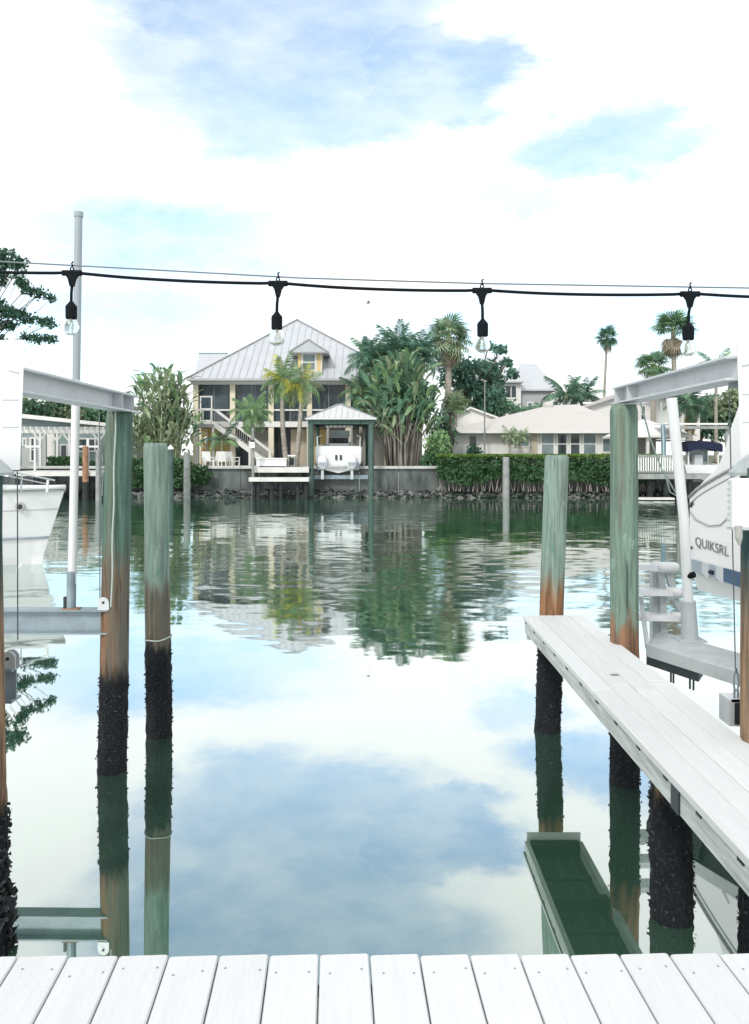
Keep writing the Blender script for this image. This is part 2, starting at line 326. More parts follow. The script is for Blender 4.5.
def water_material():
    m = bpy.data.materials.new('canal_water'); m.use_nodes = True; nt = m.node_tree; N = nt.nodes; L = nt.links
    for n in list(N): N.remove(n)
    out = N.new('ShaderNodeOutputMaterial'); g = N.new('ShaderNodeNewGeometry')
    sp = N.new('ShaderNodeSeparateXYZ'); L.new(g.outputs['Position'], sp.inputs[0])
    def nz(scale, de, st):
        v = N.new('ShaderNodeVectorMath'); v.operation = 'MULTIPLY'; v.inputs[1].default_value = st; L.new(g.outputs['Position'], v.inputs[0])
        n = N.new('ShaderNodeTexNoise'); n.inputs['Scale'].default_value = scale; n.inputs['Detail'].default_value = de; n.inputs['Roughness'].default_value = .5; L.new(v.outputs[0], n.inputs['Vector'])
        s = N.new('ShaderNodeVectorMath'); s.operation = 'SUBTRACT'; L.new(n.outputs['Color'], s.inputs[0]); s.inputs[1].default_value = (.5,.5,.5)
        return s.outputs[0], n.outputs['Fac']
    def scale(v, k):
        s = N.new('ShaderNodeVectorMath'); s.operation = 'SCALE'; L.new(v, s.inputs[0])
        if isinstance(k, float): s.inputs['Scale'].default_value = k
        else: L.new(k, s.inputs['Scale'])
        return s.outputs[0]
    def vadd(a, b):
        s = N.new('ShaderNodeVectorMath'); s.operation = 'ADD'; L.new(a, s.inputs[0])
        if isinstance(b, tuple): s.inputs[1].default_value = b
        else: L.new(b, s.inputs[1])
        return s.outputs[0]
    def mr(v, a, b, lo, hi):
        r = N.new('ShaderNodeMapRange'); r.interpolation_type = 'SMOOTHSTEP'; r.inputs['From Min'].default_value = a; r.inputs['From Max'].default_value = b; r.inputs['To Min'].default_value = lo; r.inputs['To Max'].default_value = hi; L.new(v, r.inputs['Value']); return r.outputs[0]
    rip, _ = nz(3.3, 5, (.42, 1, 1)); swell, _ = nz(.45, 2, (.7, 1, 1)); calm, _ = nz(1.1, 3, (1, 1.2, 1)); _, patchy = nz(.085, 3, (1, 1, 1))
    breeze = mr(sp.outputs['Y'], 7.0, 15.0, .0, 1.0)      # the sheltered slip lies flat, the open canal is ruffled
    pat = mr(patchy, .36, .62, .35, 1.25)
    k = N.new('ShaderNodeMath'); k.operation = 'MULTIPLY'; L.new(breeze, k.inputs[0]); L.new(pat, k.inputs[1])
    v = vadd(vadd(scale(scale(rip, .14), k.outputs[0]), scale(scale(swell, .022), k.outputs[0])), scale(calm, .0065))
    fl = N.new('ShaderNodeVectorMath'); fl.operation = 'MULTIPLY'; fl.inputs[1].default_value = (.55, 1, 0); L.new(v, fl.inputs[0])
    nn = N.new('ShaderNodeVectorMath'); nn.operation = 'NORMALIZE'; L.new(vadd(fl.outputs[0], (0,0,1)), nn.inputs[0])
    gl = N.new('ShaderNodeBsdfGlossy'); L.new(mr(k.outputs[0], 0., 1.1, .015, .075), gl.inputs['Roughness']); gl.inputs['Color'].default_value = (.91,.955,.93,1); L.new(nn.outputs[0], gl.inputs['Normal'])
    df = N.new('ShaderNodeBsdfDiffuse'); df.inputs['Color'].default_value = (.038,.098,.064,1)
    lw = N.new('ShaderNodeLayerWeight'); lw.inputs['Blend'].default_value = .5
    fac = mr(lw.outputs['Facing'], .36, .78, .47, .85)
    mx = N.new('ShaderNodeMixShader'); L.new(fac, mx.inputs[0]); L.new(df.outputs[0], mx.inputs[1]); L.new(gl.outputs[0], mx.inputs[2]); L.new(mx.outputs[0], out.inputs['Surface'])
    return m
M['water'] = water_material()

# ------------------------------------------------------------------ setting
GZ = 1.80                                     # lawn level behind the far seawall
BANK = 48.0
w = B().add([(-400,-60,0),(400,-60,0),(400,BANK+.6,0),(-400,BANK+.6,0)], [(0,1,2,3)]).build('water', M['water']); w['kind'] = 'structure'
gr = B().add([(-1500,BANK+.3,GZ),(1500,BANK+.3,GZ),(2500,3500,GZ),(-2500,3500,GZ)], [(0,1,2,3)]).build('ground', M['soil']); gr['kind'] = 'structure'
cb = B().box(-400, 400, -60.2, BANK+1, -3.2, -3.0).build('canal_bed', M['soil']); cb['kind'] = 'structure'
pa = B().box(X(150,50), X(440,50), 48.35, 56, GZ-.3, GZ+.03).build('patio_paving', M['patio']); pa['kind'] = 'structure'

# far seawall: panels and cap stones, one wall
sw = thing('seawall', 'long grey concrete seawall with pale cap along the far bank', 'seawall', (X(300,48), 48.1, 0))
pn = B().cbox(-1.222, 1.222, -.12, .12, -.6, GZ-.06, .012).mesh('panel', M['concrete'])
cp = B().cbox(-1.23, 1.23, -.25, .25, 0, .16, .025).mesh('cap_stone', M['cap'])
k = 0
for i in range(-26, 27):
    xx = i * 2.46
    o = link('panel', pn, sw, (xx, rnd.uniform(-.02,.02), 0)); link('cap_stone', cp, sw, (xx, -.05, GZ-.06), (0, 0, rnd.uniform(-.004,.004)))
# riprap
rk = B()
for i in range(2300):
    xx = rnd.uniform(X(-60,47), X(800,47)); yy = rnd.uniform(46.3, 47.9); s = rnd.uniform(.07,.26)
    z = (yy-46.3)/1.6*.40 + rnd.uniform(-.14,.06)
    pts = [(xx + s*a*rnd.uniform(.6,1.1), yy + s*b_*rnd.uniform(.6,1.1), z + s*c_*rnd.uniform(.4,.8)) for a,b_,c_ in ((1,0,0),(0,1,0),(-1,0,0),(0,-1,0),(0,0,1),(0,0,-1))]
    rk.add(pts, [(0,1,4),(1,2,4),(2,3,4),(3,0,4),(1,0,5),(2,1,5),(3,2,5),(0,3,5)])
tag(rk.build('riprap', M['rock']), 'rough rock rubble along the foot of the far seawall', 'rubble', kind='stuff')

# ------------------------------------------------------------------ near dock
DZ = HC - 1.48                                 # deck level
dock = thing('dock', 'white painted plank dock in the foreground at the bottom edge', 'dock', (0, 1.0, DZ-.3))
ang = R(3.0)
def shade_underside(me, m2):  # downward faces get a dark material, shade put into the colour
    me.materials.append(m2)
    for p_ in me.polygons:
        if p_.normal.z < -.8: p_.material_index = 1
board = B().cbox(-.0715, .0715, -3.6, 0, -.035, 0, .004).mesh('plank', M['deck'])
scr = B().lathe([(.0032,-.002),(.0032,.0008),(.0015,.0012)], n=8, capt=True)
scm = scr.mesh('screw', M['screw'])
x0 = (69.5 - CX) / F * 2.284
for i in range(-13, 26):
    bx = x0 + (i + .5) * .1482
    o = link('plank', board, dock, (bx, 1.284 + rnd.uniform(-.004,.004) + (bx*.006), .30), (0, 0, ang))
    for sx in (-.045, .045):
        for sy in (-.07,):
            link('screw', scm, o, (sx + rnd.uniform(-.008,.008), sy + rnd.uniform(-.02,.01), .0008))
part('joist', M['stringer'], dock, (-2.3, 3.9, 2.16, 2.21, DZ-.24, DZ-.04)); part('joist', M['stringer'], dock, (-2.3, 3.9, 0.2, .25, DZ-.24, DZ-.04))

# ------------------------------------------------------------------ piles
def pile(label, x, y, ztop, r, mtl, lean=(0,0), zb=-1.2, crust=.5, group='treated timber piles of the boat slips', cap=False, extra=0.0):
    t = thing('dock_pile', label, 'pile', (x, y, zb), group)
    n, rings = 28, 90; sd_ = rnd.uniform(0, 100); vs = []; 
    H = ztop - zb
    for i in range(rings + 1):
        z = H * i / rings; zw = z + zb
        f = max(0., min(1., (crust + .15 - zw) / .3))
        cx = lean[0] * (zw) / ztop; cy = lean[1] * zw / ztop
        tp = r * (1.03 - .06 * i / rings)
        if i == rings: tp -= .012
        for q in range(n):
            a = 2 * math.pi * q / n
            v = Vector((math.cos(a)*3, math.sin(a)*3, zw*1.1 + sd_))
            d = noise.noise(v) * .006 + noise.noise(Vector((math.cos(a)*7, math.sin(a)*7, zw*.3 + sd_))) * .005
            d += f * (abs(noise.noise(Vector((math.cos(a)*4.5, math.sin(a)*4.5, zw*14 + sd_)))) * .022 + abs(noise.noise(Vector((math.cos(a)*9, math.sin(a)*9, zw*30 + sd_)))) * .016 - .004)
            vs.append((cx + (tp+d)*math.cos(a), cy + (tp+d)*math.sin(a), z))
    # extra ring so that the top edge reads as a worn arris
    fs = [(i*n+q, i*n+(q+1) % n, (i+1)*n+(q+1) % n, (i+1)*n+q) for i in range(rings) for q in range(n)]
    fs += [tuple(range(rings*n, rings*n+n))]
    b = B().add(vs, fs)
    link('timber', b.mesh('timber', mtl, smooth=False), t)
    me = t.children[0].data
    for p_ in me.polygons: p_.use_smooth = len(p_.vertices) == 4
    # oysters and barnacles on the tidal zone
    bb = B()
    cnt = int(260 + extra*500)
    for i in range(cnt):
        a = rnd.uniform(0, 2*math.pi); zw = rnd.uniform(-.1, crust*.92); s = rnd.uniform(.006, .017) * (1 + extra * (1.6 if zw < .35 else .2))
        rr = r + .006 + s*.3; c = Vector((lean[0]*zw/ztop + rr*math.cos(a), lean[1]*zw/ztop + rr*math.sin(a), zw - zb))
        pts = [c + Vector((rnd.uniform(-1,1), rnd.uniform(-1,1), rnd.uniform(-1,1))).normalized()*s*rnd.uniform(.6,1.3) for _ in range(5)]
        bb.add(pts, [(0,1,2),(0,2,3),(0,3,4),(0,4,1),(1,4,3),(1,3,2)])
    o = link('barnacles', bb.mesh('barnacles', M['barn']), t); o['kind'] = 'stuff'
    if cap:
        cb_ = B().lathe([(r*1.02,-.03),(r*1.5,-.028),(r*1.5,-.012),(r*1.25,.02),(r*.75,.075),(.02,.105)], (lean[0], lean[1], H), 24, capb=True, capt=True)
        link('cone_cap', cb_.mesh('cone_cap', M['cone'], smooth=False), t)
    return t
M['barn'] = mat('barnacle', (.035,.038,.042), .85, .7, 40)
G_TOP = (.19,.275,.225); PALE = (.235,.325,.28)
pmL = pile_material('pile_dark_streaked', (.105,.185,.15), (.24,.125,.066), 1.72, .84, (.028,.085,.072), .22, .10, grey=.95)
pmL2 = pile_material('pile_pale_green', PALE, (.15,.125,.095), 1.42, .84, (.09,.20,.165), .18, .05, grey=.8)
pmR = pile_material('pile_green_orange', PALE, (.34,.165,.075), 1.40, .86, (.05,.17,.13), .2, .1)
pmR2 = pile_material('pile_smooth_green', G_TOP, (.29,.145,.08), 1.26, .80, (.13,.25,.19), .1, .1)
pmN = pile_material('pile_near_dark', (.03,.075,.075), (.33,.20,.115), 1.85, .78, (.02,.06,.055), .3, .1)
pile('streaked dark green pile carrying the left lift beam, brown below', X(112,6.33), 6.33, Z(411,6.33)-.004, .111, pmL, lean=(.06,0), crust=.84)
p2 = pile('free standing pale green pile with flat top and wire ring, left', X(159.5,7.12), 7.12, Z(443,7.12), .112, pmL2, lean=(-.035,0), crust=.86)
wb = B()
zr = .90
wb.tube([(ORG[p2.name].x - .012 + .121*math.cos(a*.2618), ORG[p2.name].y + .121*math.sin(a*.2618), zr + .012*math.cos(a*.2618) + .006*math.sin(a*.9)) for a in range(25)], .006, 6)
wb.build('wire_band', M['rope'], p2)
pile('pale green pile with orange base at the far end of the walkway', X(547.5,7.26), 7.26, Z(455,7.26), .112, pmR, lean=(.088,0), crust=.9)
pile('smooth green pile carrying the right lift beam beside the walkway', X(625,6.08), 6.08, Z(404.5,6.08)-.004, .107, pmR2, lean=(-.01,0), crust=.95)
pile('black mussel covered pile under the middle of the walkway', 1.665, 4.32, DZ-.27, .112, pmN, crust=.95)
pile('near dark pile with grey cone cap at the left picture edge', -2.025, 4.0, Z(470,4.0), .111, pmN, lean=(-.03,0), crust=.82, cap=True, extra=1.0)
pile('near dark pile with grey cone cap at the right picture edge', 2.02, 4.0, Z(470,4.0), .111, pmN, crust=.82, cap=True)

# ------------------------------------------------------------------ finger walkway on the right
fw = thing('walkway', 'narrow white plank finger walkway running out beside the right piles', 'walkway', (1.65, 4.5, DZ-.25))
fx0, fx1, fy0, fy1 = 1.372, 1.925, 2.30, 7.11
wd = (fx1 - fx0 + .003) / 4
for i in range(4):
    a = fx0 + i*wd
    cut = fy0 + 2.55 + rnd.uniform(-.6,.6)*(i % 2)
    for ya, yb in ((fy0, cut-.003), (cut+.003, fy1 + rnd.uniform(-.012,.012))):
        o = B().cbox(a, a+wd-.003, ya, yb, DZ-.036, DZ + rnd.uniform(-.002,.002), .005).build('plank', M['fdeck'], fw); shade_underside(o.data, M['underside_shade'])  # plank undersides coloured dark to stand for shade
def boards(x0, x1, z0, z1, cuts):
    for ya, yb in cuts: B().box(x0, x1, ya, yb, z0, z1).build('stringer', M['stringer'], fw)
boards(fx0+.010, fx0+.05, DZ-.15, DZ-.038, ((2.32,3.52),(3.53,5.02),(5.03,7.08)))
boards(fx1-.055, fx1-.015, DZ-.15, DZ-.038, ((2.32,3.52),(3.53,5.0),(5.01,7.08)))
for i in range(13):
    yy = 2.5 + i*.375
    part('cross_cleat', M['underside_shade'], fw, (fx0+.004, fx1-.009, yy, yy+.05, DZ-.056, DZ-.0365))  # cleats carry the under-deck shade in their colour
for yy in (7.14-.14, 4.32-.16, 6.12):
    part('cross_beam', M['darkwood'], fw, (fx0+.055, fx1-.06, yy, yy+.06, DZ-.17, DZ-.07))  # beams coloured dark so the walkway underside looks shaded
part('fascia', M['fdeck'], fw, (fx0+.03, fx1-.03, fy1-.028, fy1-.004, DZ-.22, DZ-.04))
part('splice_block', M['dark_steel'], fw, (fx0+.001, fx0+.012, 3.48, 3.57, DZ-.15, DZ-.039))
tag(B().cbox(1.585,1.640,5.155,5.185,DZ+.0025,DZ+.008,.002).build('cleat_plate', M['screw']), 'small metal plate lying on the walkway boards', 'metal plate')

# ------------------------------------------------------------------ boat lifts
def ibeam_y(b, xc, y0, y1, z0, z1, wf, tf=.014, tw=.012):
    b.box(xc-wf/2, xc+wf/2, y0, y1, z1-tf, z1); b.box(xc-wf/2, xc+wf/2, y0, y1, z0, z0+tf); b.box(xc-tw/2, xc+tw/2, y0, y1, z0+tf-.001, z1-tf+.001)
def ibeam_x(b, yc, x0, x1, z0, z1, wf, tf=.014, tw=.012):
    b.box(x0, x1, yc-wf/2, yc+wf/2, z1-tf, z1); b.box(x0, x1, yc-wf/2, yc+wf/2, z0, z0+tf); b.box(x0, x1, yc-tw/2, yc+tw/2, z0+tf-.001, z1-tf+.001)
def drive_cover(t, xin, sgn, d, ytop, ybot):
    # tapering moulded housing on the near beam end; sgn -1 left, +1 right
    zt, zb_ = Z(ytop, d), Z(ybot, d); xo = xin + sgn*.36; xi2 = xin + sgn*.025
    b = B(); th = .10
    f = [(xin, d, zt), (xi2, d, zb_), (xo, d, zb_), (xo, d, zt)]
    g = [(xin + sgn*.045, d+th, zt-.05), (xi2 + sgn*.05, d+th, zb_+.02), (xo, d+th, zb_), (xo, d+th, zt-.05)]
    b.loft([f, g]); h = b.build('drive_cover', M['plastic'], t)
    for fr in (.46, .67):
        zz = zt + (zb_-zt)*fr; B().box(min(xin+sgn*.03, xin+sgn*.12), max(xin+sgn*.03, xin+sgn*.12), d-.004, d+.01, zz-.002, zz+.002).build('seam_rib', M['gel_grey'], h)
    zz = zt - .17
    B().bar((xin+sgn*.03, d-.003, zz-.01), (xin+sgn*.085, d-.003, zz+.005), .006, .005).build('latch', M['gel_grey'], h)
    return h
# left lift
xb = -2.05
lt = thing('boat_lift', 'left boat lift with pale overhead beam and hanging grey cradle', 'boat lift', (xb, 5.3, 0), 'boat lifts on either side of the slip')
zb0, zb1 = HC+.352, HC+.494
b = B(); ibeam_y(b, xb, 4.24, 6.46, zb0, zb1, .16); b.build('top_beam', M['alu'], lt)
part('end_plate', M['alu'], lt, (xb-.082, xb+.082, 6.30, 6.306, zb0+.016, zb1-.016)); part('stiffener', M['alu'], lt, (xb+.007, xb+.078, 6.02, 6.03, zb0+.016, zb1-.016))
drive_cover(lt, X(24.5,4.2), -1, 4.2, 340, 470)
zc1, zc0 = Z(608.5,6.28), Z(633,6.28)
b = B(); ibeam_x(b, 6.28, -5.4, X(110,6.28), zc0, zc1, .13); b.build('cradle_beam', M['galv'], lt)
b = B(); ibeam_x(b, 4.62, -5.4, X(16.5,4.62), zc0-.02, zc1-.02, .13); b.build('cradle_beam', M['galv'], lt)
def sheave(t, x, y, z, r=.046):
    b = B()
    for yy in (y-.03, y+.022):
        poly = [(x-r, yy, z)] + [(x-r*math.cos(a), yy, z+.085-r+r*math.sin(a)+.02) for a in [i*math.pi/8 for i in range(9)]] + [(x+r, yy, z)]
        b.prism(poly, (0,.008,0))
    o = b.build('sheave_bracket', M['alu'], t)
    B().tube([(x, y-.036, z+.062),(x, y+.036, z+.062)], .010, 8).build('pin', M['dark_steel'], o)
    B().tube([(x, y-.014, z+.062),(x, y+.014, z+.062)], .036, 14).build('sheave', M['galv'], o)
sheave(lt, X(104.5,6.24), 6.24, zc1)
sheave(lt, X(11.5,4.62), 4.60, zc1-.02)
for px, d, y0_, y1_ in ((99.3,6.24,412,602),(109.0,6.24,412,604),(17.2,4.62,380,640)):
    B().tube([P(px,y0_,d), P(px+.6,y1_,d)], .0045 if d > 5 else .004, 6).build('cable', M['cable'], lt)
b = B(); ptsr = []
for i in range(14):
    py = 412 + i*15; ptsr.append(P(115.5 - (i*.33) + .5*math.sin(i*1.3), py, 6.205 - .002*i))
b.tube(ptsr, .0065, 6); b.build('hanging_rope', M['rope'], lt)
for px in ():
    pass
# support pile of the beam outside the frame
pile('dark pile behind the white housing at the left picture edge', -2.25, 4.40, zb0-.03, .11, pmN, crust=.9)
pile('dark pile behind the white housing at the right picture edge', 2.26, 4.40, HC+.41-.03, .11, pmN, crust=.9)
part('pile_bracket', M['galv'], lt, (-2.36, -2.07, 4.31, 4.42, zb0-.028, zb0-.002))
gp = thing('guide_post', 'tall thin pole standing on the left lift cradle, white below, grey above', 'guide post', (X(71,6.26), 6.26, zc1))
B().tube([P(71.5,605,6.26), P(76.3,380,6.26)], .033, 14).build('sleeve', M['pvc'], gp)
B().tube([P(76.3,380,6.26), P(78.6,213,6.26)], .031, 14).build('upper_length', M['pvc_grey'], gp)  # upper length of the pole in a greyer tone
B().tube([P(78.6,217,6.26), P(78.65,212,6.26)], .037, 14).build('end_cap', M['pvc_grey'], gp)
B().tube([P(71.2,608,6.26), P(71.6,571,6.26)], .037, 14).build('steel_socket', M['galv'], gp)
part('base_plate', M['brownwood'], gp, (X(71,6.26)-.06, X(71,6.26)+.07, 6.215, 6.30, zc1, zc1+.01)); part('gusset', M['dark_steel'], gp, (X(71,6.26)-.055, X(71,6.26)-.035, 6.24, 6.28, zc1+.01, zc1+.10))

# right lift
xr = 2.015
rt = thing('boat_lift', 'right boat lift with white overhead beam and grey platform over the water', 'boat lift', (xr, 5.2, 0), 'boat lifts on either side of the slip')
zr0, zr1 = HC+.412, HC+.546
b = B(); ibeam_y(b, xr, 4.24, 6.26, zr0, zr1, .17); b.build('top_beam', M['alu'], rt)
part('end_plate', M['alu'], rt, (xr-.083, xr+.083, 6.20, 6.206, zr0+.016, zr1-.016)); part('stiffener', M['alu'], rt, (xr-.080, xr-.007, 5.9, 5.91, zr0+.016, zr1-.016))
part('pile_bracket', M['galv'], rt, (2.03, 2.37, 4.31, 4.42, zr0-.028, zr0-.002))
drive_cover(rt, X(736.5,4.2), 1, 4.2, 333, 466)
B().tube([P(729.2,392,4.6), P(735.5,672,4.6)], .004, 6).build('cable', M['cable'], rt)
hk = B(); c0 = P(736,668,4.6)
hk.tube([c0+Vector((0,0,0)), c0+Vector((-.012,0,-.05)), c0+Vector((-.014,0,-.10)), c0+Vector((-.004,0,-.14))], .006, 6); hk.tube([c0, c0+Vector((.014,0,-.05)), c0+Vector((.016,0,-.10)), c0+Vector((.006,0,-.14))], .006, 6)
hk.tube([c0+Vector((-.01,0,-.13)), c0+Vector((-.01,0,-.19))], .007, 6); hk.tube([c0+Vector((.012,0,-.13)), c0+Vector((.012,0,-.19))], .007, 6)
hk.build('turnbuckle', M['galv'], rt)
zc = Z(697,4.62)
b = B(); xa = X(725,4.62)
b.box(xa, xa+.10, 4.56, 4.574, zc-.155, zc)
b.box(xa, xa+.012, 4.574, 4.70, zc-.155, zc); b.box(xa+.012, 4.4, 4.56, 4.70, zc-.012, zc); b.box(xa+.012, 4.4, 4.575, 4.70, zc-.155, zc-.143); b.box(xa+.012,4.4,4.64,4.65,zc-.143,zc-.012)
cbm = b.build('cradle_beam', M['alu'], rt); shade_underside(cbm.data, M['dark_steel'])  # shade painted on the beam underside
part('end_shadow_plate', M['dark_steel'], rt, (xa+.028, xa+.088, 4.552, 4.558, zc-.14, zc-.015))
# platform (grey plank on a dark steel frame)
zp = HC - 1.70
A0, A1 = P(648,645,1), P(733.7,671,1)
def onplane(px, py, z): d = (HC - z) * F / (py - HY); return Vector((X(px,d), d, z))
qa, qb, qc, qd = onplane(646,644.5,zp), onplane(735,671.5,zp), onplane(760,659,zp), onplane(660,631,zp)
ext = (qb-qa)*1.7
b = B().prism([qa, qb+ext, qc+ext, qd], (0,0,-.105)); pf = b.build('platform', M['alu_deck'], rt); shade_underside(pf.data, M['dark_steel'])  # platform underside painted dark so its water reflection looks shaded
n_ = (qd-qa)*.12
b = B().prism([qa+n_*.2+Vector((0,0,-.108)), qa+(qb-qa)*.62+n_*.2+Vector((0,0,-.108)), qa+(qb-qa)*.62+n_*5+Vector((0,0,-.108)), qa+n_*5+Vector((0,0,-.108))], (0,0,-.075)); b.build('steel_frame', M['dark_steel'], rt)
for fr in (.30,.33,.52,.56):
    p_ = qa + (qb-qa)*fr + n_*.4; B().tube([p_+Vector((0,0,-.18)), p_+Vector((0,0,-.27))], .009, 6).build('bolt', M['dark_steel'], rt)
B().bar(onplane(639,626,zp+.02)+Vector((0,-.05,.28)), qa+Vector((.02,.02,-.02)), .035, .05).build('brace', M['alu_deck'], rt)
g2 = thing('guide_post', 'leaning white guide post with grey foot on the right lift platform', 'guide post', onplane(690,640,zp))
base = onplane(690,640,zp); dd = base.y
B().tube([base+Vector((0,0,.02)), P(684,520,dd), P(671.5,398,dd)], [.045,.045,.048], 16).build('sleeve', M['pvc'], g2)
B().tube([base+Vector((0,0,.0)), P(688,601,dd)], [.075,.066], 14).build('steel_socket', M['alu_deck'], g2)
B().cbox(base.x-.13, base.x+.12, base.y-.11, base.y+.11, zp, zp+.014, .004).build('base_plate', M['alu_deck'], g2)
B().tube([P(685.4,577,dd-.0), P(694.5,574.5,dd-.07)], .028, 8).build('strap', M['black'], g2)
# ladder of three rails
ld = thing('boarding_ladder', 'three rung white ladder with rounded rails on the right lift platform', 'ladder', onplane(655,636,zp))
dl = onplane(655,636,zp).y + .12
for py, xe, xs in ((567,679,651),(592,688,666),(617,690,672)):
    b = B(); b.bar(P(628,py-1,dl), P(xs+4,py,dl), .16, .055); b.build('rail', M['plastic'], ld)
    b = B(); b.tube([P(xs,py,dl), P(xe-3,py+.5,dl), P(xe-1,py+.7,dl), P(xe,py+.9,dl)], [.050,.050,.038,.015], 14); b.build('rail_end', M['pvc'], ld, True)
b = B(); q0, q1 = P(651,640,dl+.12), P(659,566,dl+.12); b.box(q0.x, q1.x, q0.y-.04, q0.y+.04, q0.z-.12, q1.z); b.build('post', M['alu_deck'], ld)
for a, c in (((668,572),(673,590)),((674,598),(684,616)),((661,572),(664,640))):
    B().bar(P(*a, dl+.06), P(*c, dl+.06), .06, .05).build('brace', M['alu_deck'], ld)
# electrical box and bracket on the right cone-capped pile
eb = thing('control_box', 'white control box with rope edge hanging on the right near pile', 'control box', P(742,527,3.72))
q0, q1 = P(727.5,526.5,3.86), P(775,478,3.86)
B().cbox(q0.x, q1.x, 3.80, 3.86, q0.z, q1.z, .008).build('box', M['plastic'], eb)
part('flange', M['gel_grey'], eb, (q0.x-.004, q1.x, 3.795, 3.865, q0.z-.012, q0.z-.001))
b = B()
for i in range(7): b.lathe([(.001,-.008),(.007,-.004),(.007,.004),(.001,.008)], (q0.x-.006, 3.84, q1.z-.02-i*.031), 8)
b.build('rope_edge', M['gel_grey'], eb)
part('bracket', M['greenpost'], eb, (q1.x-.14, q1.x, 3.82, 3.86, q1.z+.002, q1.z+.05))
B().tube([P(738.5,526,3.74), P(738.7,538,3.74), P(739.6,545,3.74)], [.018,.018,.006], 10).build('cable_gland', M['greypanel'], eb)

# ------------------------------------------------------------------ string lights over the dock
SD = 2.28
st = thing('string_light', 'black festoon string light with clear bulbs across the top of the view', 'string light', P(374,285,SD))
js = [(-134,265),(72,273),(278,283.5),(482,290.5),(690,294),(896,297)]
cordpts = []
for (xa_, ya_), (xc_, yc_) in zip(js[:-1], js[1:]):
    for i in range(12):
        t_ = i/12; sag = 4.2*4*t_*(1-t_)
        sh = 1.4*math.exp(-(t_*12)**2/4)
        cordpts.append(P(xa_+(xc_-xa_)*t_, ya_+(yc_-ya_)*t_+sag*.55-sh*.4, SD))
cordpts.append(P(*js[-1], SD))
B().tube(cordpts, .0047, 8).build('cord', M['black'], st, True)
for i, (jx, jy) in enumerate(js):
    tilt = rnd.uniform(-1.2,1.2); c = P(jx, jy, SD); s = SD/F
    tcn = B(); 
    tcn.tube([c+Vector((-9.5*s,0,0)), c+Vector((9.5*s,0,0))], 2.9*s, 10)
    tcn.loft([[c+Vector((a*7*s*math.cos(0), b_*2.6*s, -1*s)) for a, b_ in ((-1,-1),(1,-1),(1,1),(-1,1))],
              [c+Vector((a*3.6*s, b_*2.4*s, -6*s)) for a, b_ in ((-1,-1),(1,-1),(1,1),(-1,1))],
              [c+Vector((a*1.9*s, b_*2.0*s, -13.5*s)) for a, b_ in ((-1,-1),(1,-1),(1,1),(-1,1))]])
    o = tcn.build('tee_connector', M['black'], st)
    hk = B(); hk.tube([c+Vector((1.6*s*math.sin(a), 0, 4.2*s - 1.8*s*math.cos(a))) for a in [q*math.pi/5 for q in range(11)]], .7*s, 6)
    hk.tube([c+Vector((.2*s,0,6*s)), c+Vector((.6*s,0,8*s)), c+Vector((-.4*s,0,9.5*s)), c+Vector((1.4*s,0,11.5*s))], .8*s, 6); hk.build('hanging_clip', M['black'], st)
    d0 = [30,30,31,31,31,31][i]
    e = c + Vector((tilt*s*2, 0, -29.5*s))
    B().tube([c+Vector((0,0,-12*s)), c+Vector((tilt*s*1.6,0,-20*s)), e], 1.5*s, 8).build('drop_cord', M['black'], st, True)
    sk_ = B().lathe([(1.6*s,1.5*s),(2.4*s,0),(5.2*s,-3.2*s),(5.6*s,-4.6*s),(5.5*s,-15.5*s),(5.0*s,-16.4*s)], e, 18, True, True).build('socket', M['black'], st)
    z0 = e + Vector((0,0,-15.6*s))
    outer = [(3.6*s,0),(4.4*s,-1.6*s),(5.8*s,-4.0*s),(7.0*s,-7.2*s),(7.3*s,-9.6*s),(6.8*s,-12.2*s),(5.2*s,-14.6*s),(2.8*s,-16.0*s),(.3*s,-16.5*s)]
    outer = [(r_*1.08, z_*1.06) for r_, z_ in outer]
    inner = [(max(.2*s, r_-.55*s), z_+ (.5*s if r_ < 4*s and z_ < -10*s else 0)) for r_, z_ in reversed(outer)]
    bl = B().lathe(outer+inner, z0, 22).build('bulb', M['bulb'], st, True)
    fl = B(); fl.tube([z0, z0+Vector((0,0,-4*s))], 1.3*s, 8)
    zig = [z0+Vector((x_*s, 0, z_*s)) for x_, z_ in ((-.6,-4),(-2.6,-10.5),(-1.2,-5.6),(0,-10.8),(1.2,-5.6),(2.6,-10.5),(.6,-4))]
    fl.tube(zig, .35*s, 5); fl.build('filament', M['filament'], bl)
gw = B().tube([P(-140,255,SD+.004), P(0,261.5,SD+.004), P(120,268,SD+.004), P(300,278,SD+.004), P(480,283.5,SD+.004), P(749,288,SD+.004), P(900,289,SD+.004)], .0023, 6).build('guide_wire', M['cable'])
tag(gw, 'thin steel guide wire just above the string light cord', 'wire')

# ------------------------------------------------------------------ boats
# right boat on its lift: its side runs along the slip, stern quarter farthest from us
rb = thing('motor_boat', 'white motor boat with blue band and lettering on the right lift', 'boat', (3.9, 6.5, 1.1))
A_ = Vector((3.48, 8.5, 0)); D_ = Vector((.2, -.98, 0)); N_ = Vector((.98, .2, 0))    # along the side, and into the beam
def hp(s, z, into=0.0): return A_ + D_*s + N_*into + Vector((0,0,HC+z))
def sheer(s): return -.47 + .40*min(1, s/1.1)**.75 + .05*s
secs = []
for s_ in (-.02,.0,.15,.3,.45,.6,.8,1.0,1.4,2.0,3.0,4.2):
    zs = sheer(max(0, s_)); r_ = .10 if s_ < 0 else 0.0
    secs.append([hp(s_,-1.49,.10+r_), hp(s_,-1.30,.02+r_), hp(s_,-.9,.0+r_), hp(s_,zs,.0+r_), hp(s_,zs,2.3-r_), hp(s_,-1.2,2.3-r_), hp(s_,-1.75,1.15)])
hu = B().loft(secs).build('hull', M['gel'], rb); hu.data.materials.append(M['navy'])
